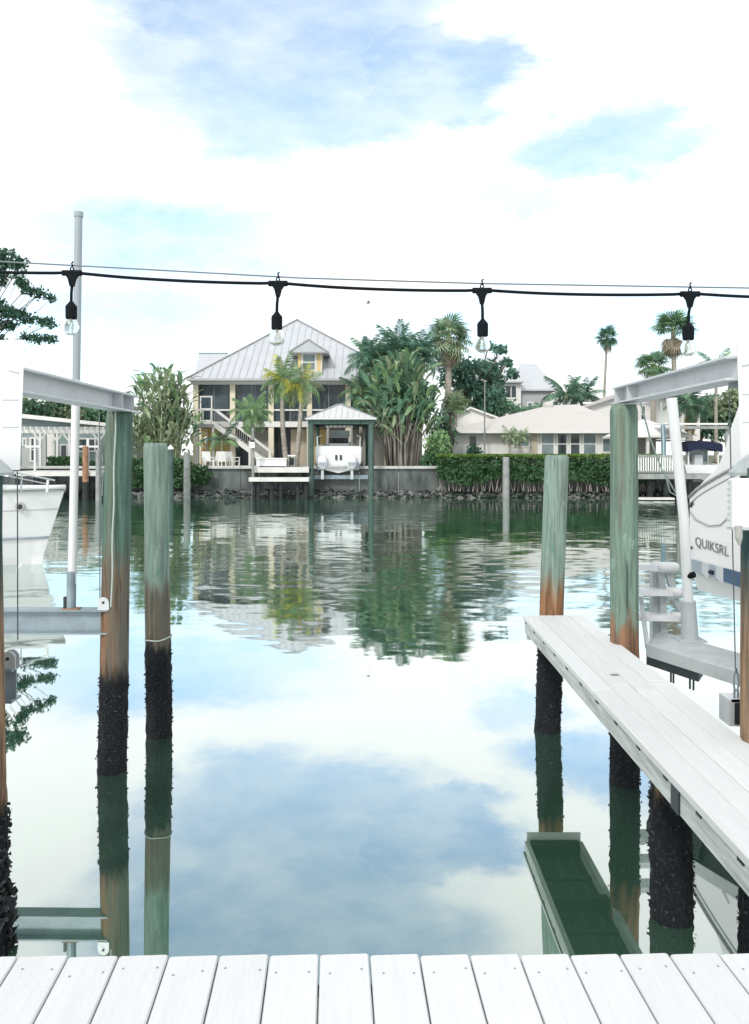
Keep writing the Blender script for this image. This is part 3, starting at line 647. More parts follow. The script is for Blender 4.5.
for p_ in hu.data.polygons:
    if p_.normal.z < -.75 and len(p_.vertices) == 4: p_.material_index = 1  # hull bottom coloured dark, painted shade for the reflection below
b = B().tube([hp(s_, sheer(s_)+.005, -.012) for s_ in (0,.15,.3,.45,.6,.8,1.0,1.4,2,3)], .016, 8); b.build('rub_rail', M['greypanel'], rb, True)
b = B().tube([hp(s_, sheer(s_)-.075, -.004) for s_ in (0,.15,.3,.45,.6,.8,1.0,1.4,2,3)], .008, 6); b.build('moulding', M['gel_grey'], rb, True)
prof = [(.0,-.44),(.12,-.33),(.24,-.25),(.39,-.158),(.47,-.07),(.54,.052),(.63,.256),(.73,.435),(.79,.55),(1.0,.95),(1.6,1.25),(3.2,1.3),(3.3,-.1),(1.2,-.1),(.6,-.2)]
B().prism([hp(s_, z_, .04) for s_, z_ in prof], N_*2.2).build('cabin', M['gel'], rb)
B().bar(hp(.86,.26,.03), hp(1.0,.32,.03), .02, .10).build('port_light', M['glass'], rb)
segs = [(.02,.22,'bluegrey'),(.22,.34,'gel_grey'),(.34,.46,'bluegrey'),(.46,.58,'gel_grey'),(.58,1.5,'blue')]
for a, c, mm in segs:
    B().prism([hp(a,-1.145-.03*a,-.004), hp(c,-1.145-.03*c,-.004), hp(c,-1.285-.06*c,-.004), hp(a,-1.265-.06*a,-.004)], N_*.01).build('hull_band', M[mm], rb)
B().tube([hp(.37,-1.235,-.012), hp(.43,-1.235,-.012)], .022, 10).build('through_hull', M['navy'], rb)
cu = bpy.data.curves.new('lettering', 'FONT'); cu.body = 'QUIKSRL'; cu.size = .15; cu.extrude = .001
to = bpy.data.objects.new('lettering_curve', cu); C.objects.link(to); bpy.context.view_layer.update()
me = bpy.data.meshes.new_from_object(to.evaluated_get(bpy.context.evaluated_depsgraph_get())); bpy.data.objects.remove(to)
me.materials.clear(); me.materials.append(M['letter'])
wtx = max(v.co.x for v in me.vertices); kx = .56 / wtx
tm = Matrix(((D_.x*kx, 0, -N_.x, 0), (D_.y*kx, 0, -N_.y, 0), (0, .95, 0, 0), (0, 0, 0, 1))); me.transform(tm)
for v in me.vertices: v.co += hp(.10,-.985,-.004) - ORG[rb.name]
for v in me.vertices: v.co.z -= .10*((v.co + ORG[rb.name] - A_).dot(D_) - .10)*.9
link('lettering', me, rb)
B().tube([hp(.02,-.62,-.01), hp(.12,-.70,-.012), hp(.35,-.75,-.012), hp(.55,-.72,-.012), hp(.68,-.62,-.012)], .006, 6).build('mooring_line', M['greypanel'], rb, True)
for s_, z_ in ((.03,-.56),(.06,-.535),(.03,-1.02)):
    B().tube([hp(s_,z_,-.018), hp(s_,z_,.01)], .016, 8).build('fitting', M['dark_steel'], rb)
# bunk under it
bk = thing('bunk', 'carpeted lift bunk under the hull of the right boat', 'bunk', (4.6, 6.5, .9)); 
B().prism([hp(.2,-1.70,.9), hp(4.0,-1.70,.9), hp(4.0,-1.70,1.4), hp(.2,-1.70,1.4)], (0,0,.12)).build('board', M['greypanel'], bk)
B().prism([hp(.3,-2.9,.95), hp(.6,-2.9,.95), hp(.6,-2.9,1.35), hp(.3,-2.9,1.35)], (0,0,1.195)).build('support', M['alu_deck'], bk); B().prism([hp(3.3,-2.9,.95), hp(3.6,-2.9,.95), hp(3.6,-2.9,1.35), hp(3.3,-2.9,1.35)], (0,0,1.195)).build('support', M['alu_deck'], bk)
# left boat floating beyond the left lift, bow to the right
lb = thing('motor_boat', 'white boat bow with thin dark stripe floating beyond the left lift', 'boat', (-10, 17, 0))
dB = 17.0; bowx = X(66,dB+1.3)
secs = []
for t_ in (0.0,.03,.07,.13,.22,.35,.55,.8,1.0):
    L_ = 8.5*t_; hb = 1.45*(1-(1-min(1,t_*1.8))**2.2)+.012; zs = Z(487,dB) - .30*min(1,t_*2.2) + .02
    zs = Z(489.5,dB+1.0) + .08*(1-t_)
    rake = lambda z: .52*(1-(z/zs))**1.0*(1-t_)
    sec = []
    for yy, zz in ((hb,zs),(hb*.96,zs*.72),(hb*.84,zs*.42),(hb*.55,zs*.10),(.0,-.25),(-hb*.55,zs*.10),(-hb*.84,zs*.42),(-hb*.96,zs*.72),(-hb,zs)):
        sec.append((bowx - L_ - .6*(1-max(0,zz)/zs)*max(0,1-t_*1.3), dB+1.3+yy, zz))
    secs.append(sec)
B().loft(secs).build('hull', M['gel'], lb, False)
ga = [Vector(s_[8]) for s_ in secs]
B().tube([p+Vector((.0,-.015,-.03)) for p in ga], .055, 8).build('gunwale', M['plastic'], lb, True)
B().tube([p+Vector((0,-.02,-.11)) for p in ga], .02, 6).build('rub_rail', M['greypanel'], lb, True)
def hullpt(f, s_):
    # point on the near side at height fraction between chine rows
    a, b_ = Vector(s_[6]), Vector(s_[7]); return a.lerp(b_, f)
B().tube([hullpt(-.25, s_)+Vector((.004,-.012,0)) for s_ in secs], .028, 6).build('boot_stripe', M['bluegrey'], lb, True)
B().tube([hullpt(.95, s_)+Vector((.004,-.006,0)) for s_ in secs], .010, 6).build('spray_moulding', M['gel_grey'], lb, True)
pp = hullpt(1.1, secs[2]).lerp(hullpt(1.1, secs[3]), .3)
B().tube([pp+Vector((.02,-.06,0)), pp+Vector((-.01,.05,0))], .10, 14).build('port_light', M['greypanel'], lb)
B().tube([pp+Vector((.022,-.065,0)), pp+Vector((-.01,.05,0))], .06, 14).build('port_glass', M['dark_steel'], lb)
rail = [P(-40,462,dB+.3), P(8,471,dB+.3), P(55,480.5,dB+.6)]
B().tube(rail, .02, 8).build('bow_rail', M['chrome'], lb); B().tube([P(-40,470,dB+.3), P(8,476,dB+.3), P(47,484,dB+.6)], .014, 8).build('bow_rail', M['chrome'], lb)
for px, a, c in ((48,480,490),(22,474,489),(0,470,489)):
    B().tube([P(px,a,dB+.45), P(px-1,c+2,dB+.45)], .03 if px == 48 else .018, 8).build('stanchion', M['pvc'] if px == 48 else M['chrome'], lb)

# ------------------------------------------------------------------ foliage kit
def quad_leaf(b, c, s, rr, asp=1.6):
    n = Vector((rr.uniform(-1,1), rr.uniform(-1,1), rr.uniform(-.3,1))).normalized(); u = n.orthogonal().normalized()
    u.rotate(Matrix.Rotation(rr.uniform(0, 6.28), 3, n)); v = n.cross(u)
    b.add([c-u*s*asp*.5, c+v*s*.42, c+u*s*asp*.5, c-v*s*.42], [(0,1,2,3)])
def cloud_leaf(b, c, rad, n, s, rr, shell=.55):
    for _ in range(n):
        d = Vector((rr.gauss(0,1), rr.gauss(0,1), rr.gauss(0,1))).normalized(); q = (shell + (1-shell)*rr.random()) if rr.random() < .7 else rr.random()
        q *= 1 + .22*noise.noise(d*2.3 + Vector(c)*.7)
        quad_leaf(b, Vector(c) + Vector((d.x*rad[0], d.y*rad[1], d.z*rad[2]))*q, s*rr.uniform(.6,1.35), rr)
def feather(name, m, droop=.9, n=30, wl_=.34):
    b = B(); p = Vector((0,0,0)); path = [p.copy()]
    for i in range(16):
        a = .40 - droop*1.9*(i/16)**1.15; p = p + Vector((math.cos(a),0,math.sin(a)))/16; path.append(p.copy())
    b.tube(path, [.011*(1-.8*i/16) for i in range(17)], 4, False)
    for i in range(n):
        f = .12 + .88*i/n; k_ = f*16; j = min(15, int(k_)); q = path[j].lerp(path[j+1], k_-j); d = (path[j+1]-path[j]).normalized()
        ll = wl_*(math.sin(math.pi*min(1, .2+f*.78)))**.6*rnd.uniform(.8,1.12)
        for sg in (-1, 1):
            side = (Vector((0,sg,0))*rnd.uniform(.55,.9) + d*rnd.uniform(.45,.8) + Vector((0,0,-.15-.75*rnd.random()))).normalized()
            mid = q + side*ll*.5; tip = q + side*ll + Vector((0,0,-.28*ll)); wdt = d*.0125
            b.add([q-wdt*.6, mid-wdt*1.1, tip, mid+wdt*1.1, q+wdt*.6], [(0,1,3,4),(1,2,3)])
    return b.mesh(name, m)
def fan(name, m, n=17, stalk=.45):
    b = B(); b.tube([(0,0,0),(stalk*.5,0,.03),(stalk,0,.02)], .012, 4, False); c = Vector((stalk,0,.02))
    for i in range(n):
        a = R(-115 + 230*i/(n-1)); L_ = .55*(.72+.28*math.cos(a*.7)); d = Vector((math.cos(a), math.sin(a), 0)); s_ = Vector((-math.sin(a), math.cos(a), 0))
        mid = c + d*L_*.55 + Vector((0,0,-.02)); tip = c + d*L_*rnd.uniform(.85,1.1) + Vector((0,0,-.14-.16*rnd.random()))
        b.add([c, mid - s_*.03, tip, mid + s_*.03], [(0,1,2,3)])
    return b.mesh(name, m)
def paddle(name, m, bend=.5):
    b = B(); L_ = []; p = Vector((0,0,0)); a = R(72); path = []
    b0 = 0
    st_ = [Vector((0,0,0)), Vector((.10,0,.32)), Vector((.17,0,.5))]
    b.tube(st_, [.018,.014,.010], 4, False); p = st_[-1].copy(); N2 = 8
    vs = []; 
    for i in range(N2+1):
        t_ = i/N2; wv_ = .135*math.sin(math.pi*(.06+.90*t_))**.6 * (1 if i < N2 else .15)
        fold = .35*wv_
        vs += [p + Vector((0,-wv_,fold)), p.copy(), p + Vector((0,wv_,fold))]
        aa = a - bend*2.0*t_**1.4; p = p + Vector((math.cos(aa),0,math.sin(aa)))*.105
    fs = []
    for i in range(N2):
        k_ = 3*i; fs += [(k_,k_+1,k_+4,k_+3),(k_+1,k_+2,k_+5,k_+4)]
    b.add(vs, fs); return b.mesh(name, m)
FE = {}
for key in ('lf_teal','lf_mid','lf_pale','lf_yel','lf_dark','lf_blue','lf_dry','lf_orange'):
    FE[key] = [feather('frond', M[key], d_) for d_ in (.45,.8,1.15)]
FA = {k_: [fan('frond', M[k_]) for _ in range(2)] for k_ in ('lf_teal','lf_mid','lf_pale','lf_dry','lf_dark')}
PD = {k_: [paddle('leaf', M[k_], b_) for b_ in (.3,.65,1.05)] for k_ in ('lf_teal','lf_mid','lf_pale','lf_blue')}

def palm(label, px, d, ytop, base_py=None, z0=GZ, kind='feather', keys=('lf_mid',), n=16, flen=2.0, tr=.14, bow=(0,0), lo=-.5, hi=1.25, skirt=0, xtop=None, name='palm_tree', tmat='trunk', group='palms on the far bank', skey='lf_dry'):
    x = X(px, d); H = Z(ytop, d) - z0; xt = X(xtop, d) - x if xtop is not None else 0
    t = thing(name, label, 'palm', (x, d, z0), group)
    pts = []; rs = []; N3 = 14
    for i in range(N3+1):
        f = i/N3; pts.append((xt*f + bow[0]*math.sin(math.pi*f), bow[1]*math.sin(math.pi*f), H*f)); rs.append(tr*(1.25-.45*f + .06*(i % 2)) if i else tr*1.6)
    link('trunk', B().tube(pts, rs, 10).mesh('trunk', M[tmat], smooth=True), t)
    cr_ = B().lathe([(tr*.7,-.35),(tr*1.0,-.1),(tr*.8,.15),(tr*.25,.45)], (0,0,0), 8, True, True)
    cw = link('crown', cr_.mesh('crown', M['stem_g']), t, (xt, 0, H))
    for i in range(n):
        az = i*2.39996 + rnd.uniform(-.25,.25); f = (i+.5)/n; el = hi + (lo-hi)*f**.85 + rnd.uniform(-.12,.12)
        key = keys[i % len(keys)] if f < .9 or len(keys) == 1 else keys[-1]
        if kind == 'feather':
            me_ = FE[key][0 if f < .3 else (1 if f < .7 else 2)]; s_ = flen*rnd.uniform(.82,1.12)
        else: me_ = FA[key][i % 2]; s_ = flen*rnd.uniform(.85,1.12)
        link('frond', me_, cw, (0,0,rnd.uniform(-.15,.12)), (rnd.uniform(-.3,.3), -el, az), (s_, s_, s_))
    for i in range(skirt):
        az = i*2.4; s_ = flen*rnd.uniform(.8,1.05); me_ = (FA['lf_dry'][i % 2] if kind == 'fan' else FE[skey][2])
        link('dead_frond', me_, cw, (0,0,-.2-.6*rnd.random()), (rnd.uniform(-.3,.3), R(rnd.uniform(55,82)), az), (s_, s_, s_*.8))
    return t
def shrub(label, px, d, py0, py1, rx, key='lf_hedge', n=900, s=.16, name='shrub', ry=None, z0=GZ, group=None, cat='shrub'):
    x = X(px, d); h = Z(py0, d) - z0; t = thing(name, label, cat, (x, d, z0), group)
    rr = random.Random(int(px*7+d)); b = B(); ry = ry or rx
    for k_ in range(7):
        a = rr.uniform(0,6.28); q = rr.uniform(.15,.55); c = (rx*q*math.cos(a), ry*q*math.sin(a), h*rr.uniform(.35,.66)); cloud_leaf(b, c, (rx*.62, ry*.62, h*.40), n//7, s, rr)
    link('foliage', b.mesh('foliage', M[key]), t)
    st2 = B()
    for k_ in range(5):
        a = rr.uniform(0,6.28); st2.tube([(0,0,0),(rx*.25*math.cos(a), ry*.25*math.sin(a), h*.35),(rx*.5*math.cos(a), ry*.5*math.sin(a), h*.7)], [.05,.035,.015], 5)
    link('stem', st2.mesh('stem', M['trunk_d']), t); return t
def tree(label, px, d, base_z, limbs, key, leaf=.22, dens=260, trunk_r=.25, name='tree', group=None, cat='tree', fork=None, mats='trunk_d', limb_every=1, limb_k=1.0):
    """limbs: list of (px, py, depth offset, rx, rz) leaf clumps, each at the end of a limb"""
    x = X(px, d); t = thing(name, label, cat, (x, d, base_z), group); rr = random.Random(int(px*13+d*7))
    top = fork if fork else .45
    zf = max(1.0, (Z(min(l[1] for l in limbs), d) - base_z)*top); tb = B(); tb.tube([(0,0,0),(.08,0,zf*.5),(0.0,.05,zf)], [trunk_r*1.25, trunk_r, trunk_r*.85], 9)
    link('trunk', tb.mesh('trunk', M[mats], smooth=True), t); lb_ = B(); cb2 = B()
    for li, (lx, ly, dy, rx, rz) in enumerate(limbs):
        c = Vector((X(lx, d) - x, dy, Z(ly, d) - base_z)); a = Vector((0,.05,zf*rr.uniform(.75,1)))
        m_ = a.lerp(c, .5) + Vector((rr.uniform(-.2,.2), rr.uniform(-.2,.2), rr.uniform(.1,.4)))
        if li % limb_every == 0: lb_.tube([a, m_, c], [trunk_r*.45*limb_k, trunk_r*.25*limb_k, .02], 6)
        for q in range(3 if limb_every == 1 else (1 if li % 2 else 0)):
            e = c + Vector((rr.uniform(-rx,rx)*.8, rr.uniform(-rx,rx)*.8, rr.uniform(-.2,.9)*rz)); lb_.tube([m_.lerp(c,.6), e], [trunk_r*.14*limb_k,.01], 4)
        vol = max(.5, rx*rx*rz)**.6; cloud_leaf(cb2, c, (rx, rx, rz), int(dens*vol), leaf, rr, .35 if limb_every == 1 else .05)
    link('limbs', lb_.mesh('limbs', M[mats]), t); link('crown', cb2.mesh('crown', M[key]), t); return t

# ------------------------------------------------------------------ building kit (facades face the water)
def window(t, px0, px1, py0, py1, d, nx=1, ny=1, fw_=.08, pane='glass', frame='trim', dep=.06, name='window'):
    x0_, x1_, z0_, z1_ = X(px0,d), X(px1,d), Z(py1,d), Z(py0,d); b = B(); y0_ = d-dep
    b.box(x0_,x0_+fw_,y0_,d,z0_,z1_); b.box(x1_-fw_,x1_,y0_,d,z0_,z1_); b.box(x0_+fw_,x1_-fw_,y0_,d,z1_-fw_,z1_); b.box(x0_+fw_,x1_-fw_,y0_,d,z0_,z0_+fw_)
    iw, ih = (x1_-x0_-2*fw_), (z1_-z0_-2*fw_); mw_ = fw_*.55
    for i in range(1,nx): b.box(x0_+fw_+iw*i/nx-mw_/2, x0_+fw_+iw*i/nx+mw_/2, y0_+.008, d, z0_+fw_, z1_-fw_)
    for j in range(1,ny): b.box(x0_+fw_, x1_-fw_, y0_+.012, d, z0_+fw_+ih*j/ny-mw_/2, z0_+fw_+ih*j/ny+mw_/2)
    f = b.build(name, M[frame], t)
    for i in range(nx):
        for j in range(ny):
            part('pane', M[pane], f, (x0_+fw_+iw*i/nx+.01, x0_+fw_+iw*(i+1)/nx-.01, d-.03, d-.015, z0_+fw_+ih*j/ny+.01, z0_+fw_+ih*(j+1)/ny-.01))
    return f
def fbox(px0, px1, py0, py1, d0, d1): return (X(px0,d0), X(px1,d0), d0, d1, Z(py1,d0), Z(py0,d0))

# main two-storey house with the big metal roof
HD = 56.0
mh = thing('beach_house', 'two storey cream house with wide grey metal roof and screened porch', 'house', (X(297,HD), HD, GZ))
part('wall', M['cream'], mh, (X(194,HD), X(402,HD), HD+2.2, HD+13, GZ, Z(381,HD)))
part('porch_floor', M['trim'], mh, (X(192.5,HD), X(403,HD), HD-.05, HD+2.2, Z(427,HD), Z(421.5,HD)))
part('porch_beam', M['trim'], mh, (X(191,HD), X(404,HD), HD-.04, HD+.3, Z(384.5,HD), Z(380,HD)))
for px in (195.6,232.5,271,309.4,348,387,402):
    part('column', M['cream'], mh, fbox(px-2.6, px+2.6, 384.6, 421.4, HD, HD+.36))
    part('column', M['cream'], mh, (X(px-2.6,HD), X(px+2.6,HD), HD, HD+.36, GZ+.03, Z(427.1,HD)))
cols = (195.6,232.5,271,309.4,348,387)
for a, c in zip(cols[:-1], cols[1:]):
    o = part('screen_panel', M['screen'], mh, fbox(a+2.8, c-2.8, 384.7, 421.3, HD+.20, HD+.24))
    part('screen_rail', M['trim'], mh, fbox(a+2.7, c-2.7, 409.2, 410.8, HD+.08, HD+.16))
    part('screen_mullion', M['roofedge'], mh, fbox((a+c)/2-.3, (a+c)/2+.3, 384.7, 421.3, HD+.16, HD+.2))
# screen door on the left
window(mh, 200, 212.5, 396, 421.3, HD+.10, 1, 2, .10, 'screen', name='screen_door')
# ground floor infill
def infill(a, c, m_, y0=427.2, rec=1.2): part('ground_wall', M[m_], mh, (X(a,HD), X(c,HD), HD+rec, HD+rec+.15, GZ+.03, Z(y0,HD)-.1))
infill(198,232,'yellow'); infill(233,252,'screen',rec=1.4); infill(252,271,'greypanel'); infill(272,289,'screen'); infill(289,309,'beige'); infill(310,330,'yellow',rec=1.5); infill(330,347,'greypanel'); infill(348,387,'greypanel',rec=1.0)
for px in (207,221): part('door_post', M['trim'], mh, fbox(px-.6, px+.6, 431, 463, HD+1.05, HD+1.18))
# roof
ez, ey = Z(379.5,HD), HD-.75
eL, eR = X(186.5,ey), X(407,ey); AP = Vector((X(297,64.0), 64.0, Z(320,64.0))); RB = AP + Vector((0,7,0))
v = [(eL,ey,ez),(eR,ey,ez),AP,RB,(eL,RB.y+8,ez),(eR,RB.y+8,ez)]
b = B().add([Vector(q) for q in v] + [Vector(q)-Vector((0,0,.14)) for q in v], [(0,1,2),(1,5,3,2),(5,4,3),(4,0,2,3),(7,6,8),(11,7,8,9),(10,11,9),(6,10,9,8),(0,6,7,1),(1,7,11,5),(5,11,10,4),(4,10,6,0)])
rf = b.build('roof', M['metalroof'], mh)
sn = Vector((0, -(AP.z-ez), (AP.y-ey))).normalized()
nse = 30
for i in range(1, nse):
    xx = eL + (eR-eL)*i/nse
    f = (xx-eL)/(AP.x-eL) if xx < AP.x else (eR-xx)/(eR-AP.x)
    a_ = Vector((xx,ey,ez)); e_ = Vector((xx, ey+(AP.y-ey)*f, ez+(AP.z-ez)*f))
    B().bar(a_+sn*.02, e_+sn*.02, .045, .05).build('roof_seam', M['seam'], rf)
for q in ((eL,ey,ez),(eR,ey,ez)): B().bar(Vector(q)+Vector((0,0,.04)), AP+Vector((0,0,.04)), .16, .09).build('hip_cap', M['roofedge'], rf)
B().bar(AP+Vector((0,-.05,.05)), RB+Vector((0,.05,.05)), .16, .09).build('ridge_cap', M['roofedge'], rf)
part('gutter', M['seam'], rf, (eL-.02, eR+.02, ey-.10, ey-.003, ez-.15, ez+.01))
# back wing of the roof on the left
bw = B().add([P(194,377,66),P(232,377,66),P(228,353.5,69),P(199,353.5,69),P(194,377,74),P(232,377,74)], [(0,1,2,3),(0,3,4),(1,5,2),(4,3,2,5),(0,4,5,1)]).build('wing_roof', M['metalroof'], rf)
B().bar(P(198.6,353.2,69), P(228,353.2,69), .14, .10).build('ridge_cap', M['roofedge'], bw)
part('wing_wall', M['cream'], mh, (X(197,66.2), X(226,66.2), 66.3, 73, GZ, Z(377.2,66.2)))
# dormer
dd_ = 56.05
part('dormer_wall', M['cream'], mh, (X(298,dd_), X(322,dd_), dd_, dd_+3.2, Z(376,dd_), Z(352,dd_)))
part('corner_board', M['yellow'], mh, (X(298,dd_), X(300.5,dd_), dd_-.04, dd_-.002, Z(371,dd_), Z(352.2,dd_))); part('corner_board', M['yellow'], mh, (X(317.5,dd_), X(320,dd_), dd_-.04, dd_-.002, Z(371,dd_), Z(352.2,dd_)))
window(mh, 301.5, 316.5, 353, 371.5, dd_, 1, 2, .12, 'glass_l')
B().prism([P(288.5,352.2,dd_-.5), P(328.5,352.2,dd_-.5), P(308.5,339.8,dd_-.5)], (0,3.6,0)).build('dormer_roof', M['metalroof'], mh)
part('dormer_fascia', M['roofedge'], mh, (X(288.5,dd_-.5), X(328.5,dd_-.5), dd_-.54, dd_-.503, Z(353.2,dd_-.5), Z(351.9,dd_-.5)))
for q in (288.5, 328.5): B().bar(P(q,352,dd_-.53), P(308.5,339.4,dd_-.53), .06, .09).build('rake_trim', M['roofedge'], mh)
# outside stair
SDp = 54.4
sr = thing('outside_stair', 'white wooden stair with railing going down in front of the porch', 'stair', (X(240,SDp), SDp, GZ))
pA, pB = P(214,423,SDp), P(268,463,SDp); nst = 15
for off in (0, 1.05): B().bar(pA+Vector((0,off,-.1)), pB+Vector((0,off,-.05)), .06, .34).build('stringer', M['trim'], sr)
for i in range(nst):
    f = (i+.5)/nst; q = pA.lerp(pB, f); part('tread', M['greypanel'], sr, (q.x-.14, q.x+.14, q.y+.04, q.y+1.01, q.z-.02, q.z+.03))
rA, rB_ = P(214,409.5,SDp), P(269,451,SDp)
B().bar(rA, rB_, .09, .10).build('handrail', M['trim'], sr); B().bar(rA+Vector((0,1.05,0)), rB_+Vector((0,1.05,0)), .09, .10).build('handrail', M['trim'], sr)
for i in range(27):
    f = (i+.5)/27; a_, c_ = rA.lerp(rB_, f), pA.lerp(pB, f); B().bar(c_+Vector((0,0,.04)), a_, .035, .035).build('baluster', M['greypanel'], sr)
part('newel', M['trim'], sr, (rB_.x-.02, rB_.x+.16, SDp-.07, SDp+.09, GZ, rB_.z+.1)); part('newel', M['trim'], sr, (X(249,SDp)-.02, X(249,SDp)+.28, SDp-.08, SDp+.1, GZ, Z(441,SDp)))
part('landing', M['greypanel'], sr, (X(194,SDp), pA.x, SDp-.05, HD-.07, Z(427.5,SDp), Z(424,SDp)))
for px in (195,203,211): part('landing_baluster', M['trim'], sr, (X(px,SDp)-.04, X(px,SDp)+.04, SDp-.03, SDp+.05, Z(424,SDp), Z(409.5,SDp)))
part('landing_rail', M['trim'], sr, (X(194,SDp), X(214,SDp), SDp-.05, SDp+.05, Z(410.6,SDp), Z(409,SDp)))
for px in (197,213): part('landing_post', M['trim'], sr, (X(px,SDp)-.08, X(px,SDp)+.08, SDp, SDp+.16, GZ+.03, Z(427.6,SDp)))

# low pale house to the right
LD = 57.0
lh = thing('bungalow', 'low white bungalow with pale shingle roof behind the clipped hedge', 'house', (X(545,LD), LD, GZ))
part('wall', M['whitewall'], lh, (X(452,LD), X(634,LD), LD, LD+9, GZ, Z(430.6,LD)))
part('pilaster', M['beige'], lh, fbox(531, 537, 431.2, 462, LD-.14, LD-.003))
ez2 = Z(430.4,LD-.8); yl = LD-.8
rp = [(X(444.5,yl),yl,ez2),(X(642,yl),yl,ez2),P(575,404.5,LD+4.5),P(548,405.5,LD+4.5),(X(444.5,yl),LD+10,ez2),(X(642,yl),LD+10,ez2),P(578,404.5,LD+4.5)]
b = B().add([Vector(q) for q in rp]+[Vector(q)-Vector((0,0,.16)) for q in rp], [(0,1,6,2,3),(1,5,6),(0,3,4),(4,3,2,6,5),(7,10,9,13,8),(0,7,8,1),(1,8,12,5),(4,11,7,0),(5,12,11,4)])
lr = b.build('roof', M['shingle'], lh)
part('fascia', M['trim'], lr, (X(444,yl), X(643,yl), yl-.05, yl-.003, ez2-.2, ez2-.01))
B().lathe([(.45,-.3),(.45,.25),(.36,.4),(.15,.5)], P(548,408,LD+4.4), 12, True, True).build('roof_vent', M['shingle'], lr)
part('skylight', M['greypanel'], lr, (X(578,LD+3), X(592,LD+3), LD+2.7, LD+3.3, Z(415.4,LD+3), Z(413.2,LD+3)))
# gable wing behind on its left
B().prism([P(450,431,LD+6), P(505,431,LD+6), P(505,420,LD+6), P(470,407.5,LD+6), P(450,417,LD+6)], (0,5,0)).build('gable_wall', M['whitewall'], lh)
for a, c in (((449,418.5),(470.5,406.6)),((470.5,406.6),(508,420.5))): B().prism([P(*a,LD+5.7), P(*c,LD+5.7), P(c[0],c[1]+1.8,LD+5.7), P(a[0],a[1]+1.8,LD+5.7)], (0,5.6,0)).build('gable_roof', M['trim'], lh)
window(lh, 468, 477.5, 434.5, 447.5, LD, 1, 1, .10, 'glass')
window(lh, 513.5, 530, 434, 447.5, LD, 1, 2, .10, 'glass_l')
for a, c, pm_ in ((540,555,'glass_l'),(556,568,'glass'),(569,581,'glass'),(582,597,'glass_l')): window(lh, a, c, 432, 456, LD, 1, 2, .13, pm_, name='french_door' if pm_ == 'glass' else 'window')
window(lh, 601.5, 632, 433.5, 453, LD, 2, 1, .10, 'glass_l')
# second gabled house right behind the bungalow
gh = thing('gabled_house', 'white gabled house with small attic window behind the bungalow roof', 'house', (X(640,68), 68, GZ))
B().prism([P(575,440,68), P(700,440,68), P(700,406,68), P(640,389,68), P(575,410,68)], (0,8,0)).build('wall', M['whitewall'], gh)
for a, c in (((566,411.5),(640,387.4)),((640,387.4),(705,406.5))): B().prism([P(*a,67.5), P(*c,67.5), P(c[0],c[1]+2.4,67.5), P(a[0],a[1]+2.4,67.5)], (0,9,0)).build('roof', M['shingle'], gh)
window(gh, 587, 592.5, 407, 418, 68, 1, 1, .14, 'glass_l'); window(gh, 640, 646, 405, 424, 68, 1, 2, .12, 'glass')
part('band', M['trim'], gh, fbox(583, 660, 402, 404, 67.9, 67.99))
# tall house behind the dense tree
th_ = thing('tall_house', 'tall pale house with grey hip roof behind the dense tree', 'house', (X(528,80), 80, GZ))
part('wall', M['whitewall'], th_, fbox(470, 521, 381, 462, 80, 90)); part('wall', M['greywall'], th_, fbox(521.2, 550, 389.5, 462, 80.6, 90))
def hip(t, m_, a, c, yb, p, q, yt, d0, dm, d1):
    v = [P(a,yb,d0), P(c,yb,d0), P(q,yt,dm), P(p,yt,dm)]; zb_ = v[0].z
    v += [Vector((v[0].x,d1,zb_)), Vector((v[1].x,d1,zb_))]
    return B().add(v + [w_ - Vector((0,0,.15)) for w_ in v[:2]+v[4:]], [(0,1,2,3),(1,5,2),(0,3,4),(4,3,2,5),(0,6,7,1),(1,7,9,5),(4,8,6,0),(6,8,9,7)]).build('roof', m_, t)
hip(th_, M['metalroof'], 462, 524, 381, 480, 502, 357, 79.4, 84, 91); hip(th_, M['metalroof'], 515, 558, 389.4, 520, 538, 366, 80.2, 85, 91)
B().add([P(516,364,86),P(536,364,86),P(548,377.5,83),P(540,377.5,83)], [(0,1,2,3)]).build('upper_roof', M['metalroof'], th_)
part('upper_fascia', M['roofedge'], th_, fbox(538, 548.5, 377, 378.4, 82.9, 83.2))
window(th_, 504.5, 517.5, 384.5, 399, 80, 2, 1, .16, 'glass'); window(th_, 527, 533, 402, 411, 80.6, 1, 1, .12, 'glass_l')

# low house at left with pergola
GD = 56.0
fl_ = thing('flat_roof_house', 'low teal grey house with sloping white roof edge behind the pergola', 'house', (X(50,GD), GD, GZ))
B().prism([P(-30,466,GD), P(112,466,GD), P(112,427,GD), P(-30,413,GD)], (0,9,0)).build('wall', M['tealwall'], fl_)
B().prism([P(-40,407.5,GD-.6), P(118,424,GD-.6), P(118,427.4,GD-.6), P(-40,412,GD-.6)], (0,10.4,0)).build('roof', M['trim'], fl_)
part('wall_panel', M['greywall'], fl_, fbox(22, 46, 437, 466, GD-.08, GD-.003)); part('wall_panel', M['whitewall'], fl_, fbox(47, 53, 434, 466, GD-.12, GD-.003))
window(fl_, 30, 36.5, 437, 462, GD-.08, 1, 2, .12, 'glass'); window(fl_, 22.5, 27, 438, 446, GD-.08, 1, 1, .1, 'glass_l'); window(fl_, 60, 68, 444, 462, GD, 1, 1, .1, 'glass'); window(fl_, 78, 96, 438, 452, GD, 2, 1, .1, 'glass')
GP = 52.0
pg = thing('pergola', 'white pergola with braced posts in front of the low left house', 'pergola', (X(62,GP), GP, GZ))
for dy in (0, 2.2): part('beam', M['trim'], pg, (X(20,GP), X(108,GP), GP+dy, GP+dy+.14, Z(433,GP), Z(429.4,GP)))
for i in range(15):
    xx = X(21+i*6, GP); part('rafter', M['trim'], pg, (xx, xx+.08, GP-.5, GP+2.9, Z(429.3,GP), Z(426.9,GP)))
